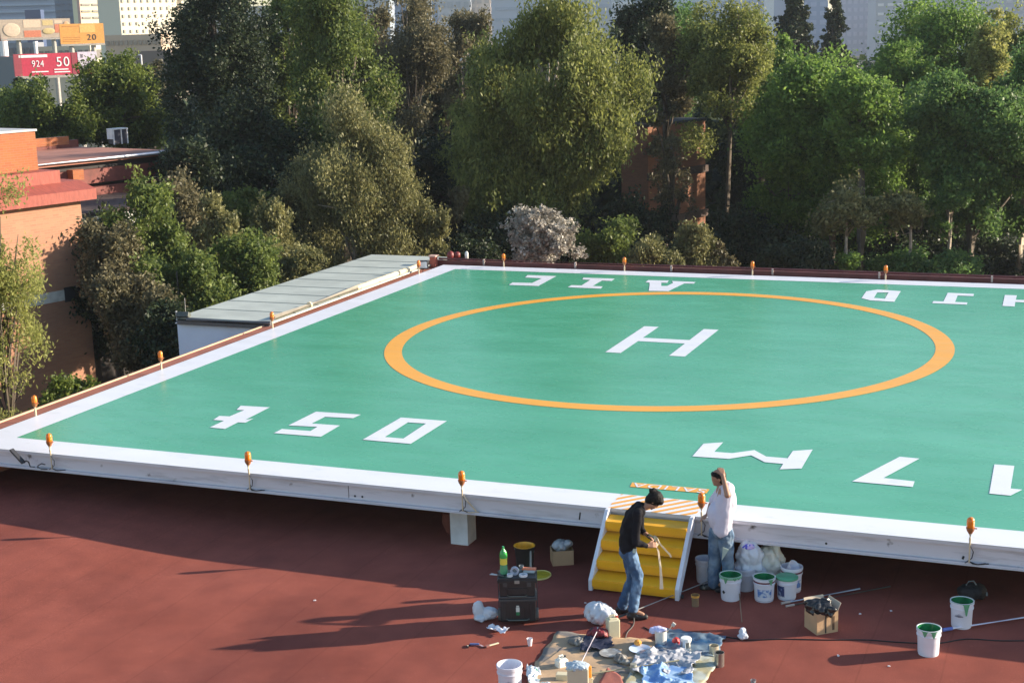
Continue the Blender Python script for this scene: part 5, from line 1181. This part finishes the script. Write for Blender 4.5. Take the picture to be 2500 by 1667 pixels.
T('dim green tree cut by the right edge', 'teal', 2355, 60, 600, 190, 64, 22000, 23, .24, 'round', clump=.11, tw=.26, pale=True)
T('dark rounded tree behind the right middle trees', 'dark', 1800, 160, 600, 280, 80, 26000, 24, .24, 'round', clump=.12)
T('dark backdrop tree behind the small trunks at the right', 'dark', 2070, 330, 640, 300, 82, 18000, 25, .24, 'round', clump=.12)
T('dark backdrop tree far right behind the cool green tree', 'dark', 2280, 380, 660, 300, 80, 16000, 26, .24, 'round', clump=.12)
T('short spreading tree with light leaves and forked pale trunk near the far edge, left one', 'olive', 1945, 425, 545, 185, 58, 8000, 27, .22, 'scatter', clump=.12, pale=True, tw=.09, nlobe=26, limbs=12, aspect=.6)
T('short tree with a light flat crown and forked pale trunk, right of the spreading one', 'olive', 2085, 440, 535, 110, 58.5, 5200, 28, .22, 'scatter', clump=.12, pale=True, tw=.09, nlobe=20, limbs=10)
T('thin sapling with a few bright leaves just beyond the far parapet', 'green', 1945, 555, 640, 60, 56, 900, 29, .2, 'scatter', clump=.12, pale=True, tw=.05, limbs=6, name='sapling')
T('low leafy shrub in deep shade beyond the far parapet, right of the sapling', 'teal', 2130, 560, 660, 260, 59, 7000, 30, .22, 'round', trunk=False, clump=.12, name='shrub', cat='shrub')
T('bare-stemmed slender tree with pale trunk at the right, tallest stem', 'teal', 2180, 380, 560, 90, 60, 3500, 31, .2, 'scatter', clump=.1, pale=True, tw=.09, limbs=8)
T('dark shrub in shade beyond the far parapet in the middle right', 'dark', 1830, 540, 660, 200, 57, 6000, 32, .2, 'round', trunk=False, name='shrub', cat='shrub')
T('dark shrub in shade beyond the far parapet left of the flowering shrub', 'dark', 1085, 540, 640, 150, 56, 6000, 33, .2, 'round', trunk=False, name='shrub', cat='shrub')
T('dark shrub in shade beyond the far parapet right of the flowering shrub', 'deep', 1390, 500, 640, 150, 57, 7000, 34, .2, 'round', trunk=False, name='shrub', cat='shrub')
T('pale grey-white flowering shrub behind the far edge in front of the big ash', 'white', 1240, 460, 640, 180, 53, 7000, 35, .17, 'round', clump=.06, tw=.07, limbs=20, name='flowering_shrub', cat='shrub', aspect=.6, gaps=.12)
T('olive bush beyond the far parapet below the brick block, left one', 'olive', 1500, 540, 660, 140, 54, 7000, 36, .17, 'round', droop=.4, clump=.07, trunk=False, name='bush', cat='bush')
T('olive bush with upright tips beyond the far parapet, below the brick block', 'olive', 1590, 510, 660, 160, 55, 8500, 37, .17, 'egg', droop=.3, clump=.07, trunk=False, name='bush', cat='bush')
T('thin brownish bush beyond the far parapet right of the olive bushes', 'grey', 1660, 555, 660, 70, 55, 2600, 38, .17, 'egg', clump=.07, trunk=False, name='bush', cat='bush')
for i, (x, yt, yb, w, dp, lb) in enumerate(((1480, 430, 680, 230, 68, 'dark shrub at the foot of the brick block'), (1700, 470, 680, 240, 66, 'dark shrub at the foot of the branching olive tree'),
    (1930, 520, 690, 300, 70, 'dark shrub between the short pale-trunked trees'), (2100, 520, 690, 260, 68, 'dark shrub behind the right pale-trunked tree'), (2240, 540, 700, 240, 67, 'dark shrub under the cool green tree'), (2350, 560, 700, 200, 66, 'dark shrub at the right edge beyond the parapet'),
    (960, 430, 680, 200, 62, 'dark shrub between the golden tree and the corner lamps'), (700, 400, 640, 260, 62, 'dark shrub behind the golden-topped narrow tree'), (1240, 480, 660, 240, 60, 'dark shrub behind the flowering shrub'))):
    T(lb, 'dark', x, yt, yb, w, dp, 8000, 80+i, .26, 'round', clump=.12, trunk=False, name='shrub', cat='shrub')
for q in (
 ('tall leafy tree filling the skyline between cedar and evergreen', 'deep', 660, -60, 330, 170, 76, 15000, 101, .24, 'round'),
 ('thin brown-green tree behind the evergreen and left eucalyptus', 'grey', 870, -60, 400, 190, 84, 14000, 102, .24, 'scatter'),
 ('tall grey-green tree between the two sparse eucalyptuses', 'grey', 1010, -20, 420, 170, 88, 13000, 103, .24, 'scatter'),
 ('dull green tree filling behind the left flank of the big ash', 'ash', 1120, 90, 560, 220, 70, 20000, 104, .22, 'round'),
 ('tall dark tree close behind the right flank of the big ash', 'dark', 1430, 60, 480, 170, 74, 15000, 105, .24, 'round'),
 ('brownish shaded conifer between the dark conifer and the branching tree', 'grey', 1530, 5, 345, 160, 70, 13000, 106, .24, 'scatter'),
 ('thin drooping tree half screening the brick block', 'grey', 1545, 250, 560, 150, 68, 1800, 107, .2, 'scatter'),
 ('leafy tree on the right flank of the branching olive tree', 'green', 1795, 85, 420, 170, 73, 15000, 108, .24, 'round'),
 ('mid-green tree joining the broad bright tree and the top right tree', 'green', 2065, 70, 460, 230, 74, 18000, 109, .25, 'round'),
 ('darker rounded tree below the highest right-hand tree', 'teal', 2110, 230, 560, 230, 68, 18000, 110, .22, 'round'),
 ('brown-green tree at the right beside the edge of the picture', 'ash', 2330, 0, 320, 150, 78, 12000, 111, .24, 'round'),
 ('low leafy green tree in front of the trunks right of the brick block', 'green', 1810, 330, 590, 190, 67, 12000, 113, .22, 'round'),
 ('leafy dark-green tree filling the gap under the broad bright tree', 'teal', 1960, 380, 640, 220, 69, 13000, 114, .22, 'round'),
 ('leafy green tree low at the right behind the pale trunks', 'teal', 2190, 420, 660, 260, 70, 13000, 115, .22, 'round'),
 ('dull olive tree standing over the dark shaded area left of the corner lamps', 'olive', 700, 330, 640, 190, 60, 14000, 112, .2, 'scatter'),
): T(*q, clump=.1, tw=.2, limbs=12)
# left middle
T('sunlit olive eucalyptus in front of the tall evergreen, right above the shed roof', 'olive', 825, 240, 640, 330, 56, 46000, 40, .19, 'scatter', droop=.7, clump=.085, nlobe=80, pale=True, tw=.14, limbs=24, aspect=.4, sub=[(0, 0, -.2, .5, .5), (.05, 0, .5, .3, .4), (-.55, 0, -.6, .5, .35), (.5, 0, -.6, .5, .4), (.75, 0, .0, .2, .2), (-.7, 0, .25, .25, .2), (.55, 0, .45, .25, .2)])
T('small golden olive tree reaching out right of the sunlit eucalyptus', 'olive', 985, 425, 660, 110, 56, 6000, 41, .18, 'scatter', droop=.5, clump=.08, nlobe=24, tw=.08)
T('wispy olive treetop between the golden tree and the big ash', 'grey', 1050, 420, 520, 60, 60, 2600, 42, .18, 'scatter', droop=.5, clump=.08, nlobe=16, tw=.06)
T('golden-topped narrow tree left of the sunlit eucalyptus', 'olive', 625, 430, 640, 110, 53, 9000, 43, .18, 'egg', droop=.5, clump=.08, tw=.1)
T('pointed olive-green tree left of the golden-topped one', 'olive', 500, 435, 720, 150, 50, 15000, 44, .18, 'egg', droop=.4, clump=.08, tw=.12)
T('dark mass of bushes behind the wide dull green bush', 'dark', 300, 470, 860, 300, 51, 16000, 120, .22, 'round', clump=.12, trunk=False, name='bush', cat='bush')
T('dark mass of bushes behind the pointed olive tree', 'dark', 480, 470, 800, 300, 56, 16000, 121, .22, 'round', clump=.12, trunk=False, name='bush', cat='bush')
T('grey-green feathery bush filling in before the glazed wing', 'grey', 250, 500, 720, 190, 46, 12000, 122, .18, 'scatter', droop=.3, clump=.09, tw=.08)
T('grey-green bush between the thicket and the shed corner', 'deep', 420, 560, 830, 230, 45, 14000, 123, .18, 'scatter', droop=.3, clump=.09, tw=.08)
T('dull bush behind the shed roof middle', 'olive', 620, 530, 720, 200, 51, 11000, 124, .18, 'scatter', droop=.3, clump=.09, tw=.08)
T('rough olive treetops between glazed wing and pointed olive tree', 'grey', 415, 405, 700, 190, 52, 15000, 90, .19, 'scatter', droop=.4, clump=.09, nlobe=50, tw=.1)
T('tall dull tree behind the pointed olive tree', 'deep', 560, 400, 660, 170, 55, 13000, 91, .2, 'round', clump=.1)
T('wide dull green bush in front of the glazed wing', 'deep', 345, 440, 760, 240, 47, 24000, 45, .19, 'scatter', droop=.4, clump=.09, tw=.12, nlobe=60, sub=[(0, 0, -.3, .6, .6)])
T('brownish shrub thicket left of the shed wall', 'grey', 300, 600, 860, 220, 43, 14000, 46, .17, 'round', clump=.09, trunk=False, name='thicket', cat='bush')
T('dark green bush just above the near end of the shed roof', 'deep', 560, 560, 760, 210, 47, 13000, 47, .18, 'round', clump=.09, trunk=False, name='bush', cat='bush')
T('olive bush hugging the long side of the shed roof', 'olive', 690, 550, 720, 180, 50, 11000, 48, .18, 'round', clump=.08, trunk=False, name='bush', cat='bush')
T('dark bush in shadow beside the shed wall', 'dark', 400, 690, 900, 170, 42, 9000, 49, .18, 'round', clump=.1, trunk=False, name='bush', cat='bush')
T('feathery yellow-green tree at the left edge in front of the brick wall', 'yell', -5, 400, 1000, 280, 31, 10000, 50, .13, 'scatter', droop=.4, clump=.075, tw=.07, nlobe=60, limbs=30, aspect=.35, gaps=.45)
T('low plants with fresh leaves in the corner between ledge and garden rail', 'round', 160, 870, 990, 220, 33, 7000, 51, .14, 'round', clump=.08, trunk=False, name='low_plants', cat='plant')
T('dense rounded tree with glossy leaves behind the long low roof', 'round', 285, 140, 370, 230, 84, 28000, 52, .27, 'round', clump=.11, tw=.3, nlobe=34)
T('lower rounded tree with glossy leaves below the red billboard', 'round', 120, 182, 380, 240, 82, 20000, 58, .27, 'round', clump=.11, tw=.25)
T('lower dark green tree at the left edge behind the brick building', 'deep', 20, 190, 380, 200, 86, 15000, 53, .27, 'round', clump=.11, tw=.25)
T('small dark conifer at the left edge in front of the red billboard', 'dark', 48, 165, 260, 40, 110, 2500, 54, .28, 'scatter', clump=.1, tw=.15)
T('brownish hazy tree right of the rounded glossy tree', 'grey', 345, 120, 320, 80, 105, 7000, 55, .3, 'round', clump=.1, tw=.2)
T('distant dark cedar against the pale towers, wider of the two', 'dark', 1825, -30, 260, 170, 120, 22000, 56, .34, 'cone', clump=.05, nlobe=90, tw=.2)
T('distant dark spire-shaped conifer against the pale towers', 'dark', 1917, -8, 260, 110, 130, 15000, 57, .34, 'cone', clump=.05, nlobe=80, tw=.2)
for i, (x, yt, dp) in enumerate(((2500, 130, 58),)):  # out-of-view tree added to cast shade on the right-hand trees
    T(('unseen tall green tree added outside the right edge for its shade', 'unseen leafy tree added further out to the right for its shade', 'unseen tall tree added behind the ones outside the right edge for shade')[i], 'teal', x, yt, 620, 240, dp, 12000, 60+i, .3, 'round', clump=.12)

# ------------------------------------------------------------------ city beyond
def tower(label, x0, x1, y0, y1, depth, col, wcol=None, rows=0, cols=0, name='tower', dep=None, rz=0, cat='building', wr_=.5, cw=.6, rough=.7, turn=.0):
    s = D*depth/F_PX; a, b2_ = gd(x0*D, y1*D, depth), gd(x1*D, y1*D, depth); top = gd(x0*D, y0*D, depth).z
    W = (Vector((a.x, a.y, 0))-Vector((b2_.x, b2_.y, 0))).length; W = W/math.cos(turn); ang = math.atan2(b2_.y-a.y, b2_.x-a.x)+rz+turn; z0 = -8; Hh = top-z0; dp = dep or W*.7
    key = 'facade_%d_%d_%d' % tuple(int(c*100) for c in col); mt = M(key, col, rough, var=.06, scale=.05)
    t = thing(name, label, cat, (a.x, a.y, z0), ang)
    MB().box((W/2, dp/2, Hh/2), (W, dp, Hh)).build('walls', mt, t)
    if rows:
        zb = gd(x0*D, y1*D, depth).z-z0-3; hh = (Hh-zb)/rows; wm_ = M('win_%d_%d_%d' % tuple(int(c*100) for c in (wcol or (.2, .22, .25))), wcol or (.2, .22, .25), .3)
        for r in range(rows):
            z = zb+hh*(r+.5)
            if cols and rows*cols <= 100:
                for k in range(cols): MB().box(((k+.5)*W/cols, -.1, z), (W/cols*cw, .25, hh*wr_)).build('window', wm_, t)
            else: MB().box((W/2, -.1, z), (W*.92, .25, hh*wr_)).build('window_row', wm_, t)
            MB().box((W+.05, dp/2, z), (.25, dp*.92, hh*wr_)).build('window_row', wm_, t)
    return t
tower('big cream apartment tower with tiny windows at the upper left', 283, 392, -40, 120, 330, (.66, .60, .48), (.50, .44, .35), 11, 9, wr_=.4, cw=.28, turn=.75)
tower('narrow cream tower with dark floor slots left of the big cream one', 190, 229, -40, 80, 360, (.74, .66, .44), (.30, .28, .25), 10, 2, wr_=.3, cw=.8, turn=.75)
tower('thin pinkish edge tower beside the slotted cream tower', 183, 189, -40, 80, 359, (.55, .36, .30))
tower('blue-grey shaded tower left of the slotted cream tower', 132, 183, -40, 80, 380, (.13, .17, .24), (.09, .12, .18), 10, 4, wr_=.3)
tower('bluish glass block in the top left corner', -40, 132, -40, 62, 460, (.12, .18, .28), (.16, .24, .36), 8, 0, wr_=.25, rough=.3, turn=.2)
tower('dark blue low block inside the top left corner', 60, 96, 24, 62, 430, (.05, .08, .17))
tower('grey tower between the slotted and the big cream towers', 229, 283, -40, 100, 390, (.22, .24, .27), (.17, .18, .21), 9, 5)
tower('pale tower right beside the big cream one, partly behind the cedar', 394, 425, -40, 120, 345, (.52, .47, .38), (.36, .34, .3), 12, 3)
tower('peach low hall in front of the big cream tower', 243, 372, 82, 116, 260, (.50, .38, .28), (.3, .25, .2), 2, 12, wr_=.3, name='hall')
tower('grey house cluster block below the food billboard', 10, 88, 100, 150, 250, (.20, .21, .24), (.12, .12, .14), 2, 6, name='house')
tower('cream low house above the red billboard', 88, 210, 108, 145, 235, (.55, .50, .38), (.2, .18, .16), 2, 8, name='house', wr_=.5)
tower('grey wall block at the left edge beside the red billboard', -30, 38, 132, 190, 200, (.16, .18, .20), name='house')
tower('brown shaded building behind the brownish hazy tree', 320, 400, 118, 230, 190, (.18, .14, .12), name='house')
tower('blue hazy tower glimpsed through the sparse eucalyptuses', 890, 1010, -40, 60, 520, (.20, .27, .38), (.26, .33, .44), 8, 6)
tower('white slab tower glimpsed above the sparse eucalyptuses', 975, 992, -40, 60, 500, (.6, .58, .55), (.4, .4, .4), 10, 1)
tower('pinkish white tower left of the top of the big ash', 1080, 1130, -40, 120, 480, (.62, .53, .47), (.45, .4, .38), 10, 3)
tower('white-striped tower at the top right of the big ash', 1405, 1450, -40, 80, 520, (.45, .50, .56), (.62, .66, .72), 10, 0, wr_=.3)
tower('pale blue wide tower behind the branching olive tree', 1540, 1700, -40, 90, 620, (.26, .34, .46), (.34, .43, .55), 8, 0, wr_=.3)
tower('pale blue slab with a white stripe left of the distant cedar', 1700, 1760, -40, 100, 600, (.33, .40, .52), (.20, .25, .38), 8, 2, cw=.5)
tower('slim white tower left of the distant cedar', 1757, 1777, -40, 100, 590, (.6, .62, .64))
tower('blue glass tower between the two distant conifers', 1835, 1900, -40, 110, 640, (.20, .28, .42), (.26, .34, .48), 8, 3)
tower('violet-grey tower right of the distant spire-shaped conifer', 1930, 2010, -40, 110, 660, (.30, .33, .43), (.36, .38, .48), 9, 6)
tower('pale tower with white balconies at the top right', 2010, 2120, -40, 110, 560, (.36, .38, .44), (.62, .62, .64), 8, 5, wr_=.3)
tower('long pale block low on the skyline behind the cedar', 425, 700, 20, 140, 420, (.42, .40, .38), (.3, .31, .33), 4, 0, wr_=.4)
tower('grey-blue block on the skyline between the evergreen and the eucalyptus', 690, 900, -40, 140, 450, (.27, .32, .38), (.36, .40, .46), 8, 0, wr_=.3)
tower('pale block on the skyline left of the big ash', 1010, 1085, 0, 140, 470, (.40, .42, .46), (.3, .33, .38), 6, 4)
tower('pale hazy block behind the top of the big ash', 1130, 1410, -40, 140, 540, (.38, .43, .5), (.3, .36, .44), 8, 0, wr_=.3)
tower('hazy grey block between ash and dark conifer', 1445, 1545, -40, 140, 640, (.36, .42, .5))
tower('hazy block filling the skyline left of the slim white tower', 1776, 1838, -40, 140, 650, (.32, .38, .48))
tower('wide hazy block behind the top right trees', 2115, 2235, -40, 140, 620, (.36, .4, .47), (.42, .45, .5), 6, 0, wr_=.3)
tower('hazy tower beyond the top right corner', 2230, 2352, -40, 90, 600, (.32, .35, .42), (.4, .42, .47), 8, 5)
# billboards
def board(label, x0, x1, y0, y1, depth, mt, deco, legs=True):
    a, b2_ = gd(x0*D, y1*D, depth), gd(x1*D, y1*D, depth); top = gd((x0+x1)/2*D, y0*D, depth).z; zb = (a.z+b2_.z)/2
    W = math.hypot(b2_.x-a.x, b2_.y-a.y)/math.cos(.5); ang = math.atan2(b2_.y-a.y, b2_.x-a.x)+.5; Hh = top-zb
    t = thing('billboard', label, 'billboard', (a.x, a.y, zb), ang)
    MB().box((W/2, .2, Hh/2), (W, .3, Hh)).build('panel', mt, t); MB().box((W/2, .1, -.15), (W, .5, .25)).build('frame', M('board_frame', (.35, .33, .3), .6), t)
    for x in (.25, .75): MB().cyl((W*x, .5, -zb*0-(zb+8)), .35, zb+8, 10).build('post', M('board_frame', (.35, .33, .3), .6), t)
    deco(t, W, Hh); return t
def rect(t, W, H, x0, x1, y0, y1, mt, nm='printed_shape', k=.03): MB().box(((x0+x1)/2*W, .05-k/2, (1-(y0+y1)/2)*H), ((x1-x0)*W, k, (y1-y0)*H)).build(nm, mt, t)
def btext(t, W, H, s, x, y, size, mt, xs=1): text_mesh('lettering', s, size*H, (x*W, .012, (1-y)*H), rx=math.pi/2, mt=mt, parent=t, extr=.004, xs=xs)
wht = M('print_white', (.8, .78, .8), .6); blk_p = M('print_black', (.04, .03, .03), .6); orr = M('board_orange', (.66, .30, .07), .6); org2 = M('board_pale_orange', (.68, .42, .13), .6); redb = M('board_red', (.48, .03, .07), .6); redb2 = M('board_dark_red', (.30, .05, .07), .6)
def d_orange(t, W, H):
    rect(t, W, H, .45, .80, .05, .45, org2); btext(t, W, H, '20', .71, .70, .42, blk_p, 1.1)
    for y in (.1, .66, .76, .86): rect(t, W, H, .06, .45, y, y+.03, M('board_line', (.45, .2, .05), .6))
board('orange billboard with a black 20 in front of the towers', 140, 228, 55, 101, 205, orr, d_orange)
def d_red(t, W, H):
    rect(t, W, H, 0, .09, 0, 1, redb2); rect(t, W, H, .69, .75, 0, 1, redb2); rect(t, W, H, .765, 1, -.02, .78, M('board_lilac', (.62, .55, .66), .6))
    rect(t, W, H, .06, .40, .05, .17, wht); btext(t, W, H, '924', .28, .47, .42, wht, .8); btext(t, W, H, '50', .58, .42, .62, wht, .95)
    rect(t, W, H, .2, .40, .80, .85, wht); rect(t, W, H, .47, .64, .72, .77, wht); rect(t, W, H, .47, .66, .84, .89, wht)
    rect(t, W, H, .79, .83, .08, .25, blk_p); rect(t, W, H, .90, .99, .5, .56, M('print_pink', (.6, .2, .3), .6))
board('long red billboard with white 924 and 50 behind the rounded tree', 35, 201, 123, 174, 150, redb, d_red)
def d_food(t, W, H):
    fp = M('food_pale', (.62, .48, .36), .6); fr = M('food_red', (.55, .18, .10), .6); fy = M('food_yellow', (.55, .42, .2), .6)
    b = MB(); b.ell((.16*W, .0, .45*H), (.12*W, .06, .36*H)); b.build('printed_shape', fp, t); rect(t, W, H, .33, .57, .05, .45, fp); rect(t, W, H, .33, .57, .6, .95, fr); rect(t, W, H, .6, .75, .08, .35, fy)
    b = MB(); b.ell((.68*W, .0, .35*H), (.09*W, .06, .16*H)); b.build('printed_shape', fy, t); rect(t, W, H, .77, .88, .1, .25, fp); rect(t, W, H, .77, .88, .3, .75, fr); b = MB(); b.ell((.94*W, .0, .55*H), (.05*W, .06, .3*H)); b.build('printed_shape', M('food_orange', (.6, .36, .2), .6), t)
board('wide faded billboard with pictures of food at the upper left', 2, 142, 44, 88, 215, M('board_tan', (.42, .34, .27), .6), d_food)
# striped chimney, mast, goal frame
ch = gd(8*D, 100*D, 230); t = thing('striped_chimney', 'red and white striped chimney at the left edge', 'chimney', (ch.x, ch.y, -8)); topz = gd(8*D, 60*D, 230).z+8
for k in range(8): MB().cyl((0, 0, topz*k/8), .62, topz/8, 14).build('red_stripe' if k % 2 else 'white_stripe', M('stripe_red', (.42, .06, .06), .6) if k % 2 else wht, t)
ms = gd(84*D, 130*D, 190); mz = gd(84*D, 101*D, 190).z
t = thing('white_mast', 'thin white mast above the red billboard', 'mast', (ms.x, ms.y, -8)); MB().cyl((0, 0, 0), .25, mz+8, 10).build('shaft', wht, t); MB().cyl((0, 0, mz+8), .32, .3, 10).build('top', wht, t)
ga, gb_ = gd(287*D, 127*D, 112), gd(324*D, 127*D, 112)
t = thing('goal', 'thin white goal-like frame behind the rounded glossy tree', 'frame', (ga.x, ga.y, ga.z)); dd = gb_-ga
MB().tube([(0, 0, 0), dd], .06, 6).build('bar', wht, t)
for q in (Vector((0, 0, 0)), dd): MB().tube([q, q+Vector((0, 0, -4))], .06, 6).build('post', wht, t)
# dark wood far behind as one mass
rng = np.random.default_rng(77); n = 60000; 
P = []
for i in range(n):
    dpt = rng.uniform(86, 150); px = rng.uniform(380, 2600); hgt = 3.2+1.2*math.sin(px*.013)+.8*math.sin(px*.04)+rng.uniform(-.8, .8)
    q = gd(px*D, 300, dpt); P.append((q.x, q.y, rng.uniform(-6, hgt)))
P = np.array(P); dirs = rng.normal(size=(n, 3)); dirs /= np.linalg.norm(dirs, axis=1)[:, None]
setp(leaves('wood', P, rng.uniform(.5, 1.2, n), dirs, 0, LM['dark'], rng.uniform(0, 1, n), None, rng, .8), 'dark wood reading as one mass behind the nearer trees', 'wood', kind='stuff')
# ------------------------------------------------------------------ haze over the whole place
hz_ = bpy.data.materials.new('haze_air'); hz_.use_nodes = True; n = hz_.node_tree.nodes; n.remove(n['Principled BSDF'])
pv = n.new('ShaderNodeVolumePrincipled'); pv.inputs['Color'].default_value = (.80, .87, 1, 1); pv.inputs['Density'].default_value = .00020; pv.inputs['Anisotropy'].default_value = .2
hz_.node_tree.links.new(pv.outputs[0], n['Material Output'].inputs['Volume'])
setp(MB().box((-300, 1240, 22.5), (2440, 2760, 64)).build('haze', hz_), kind='stuff')
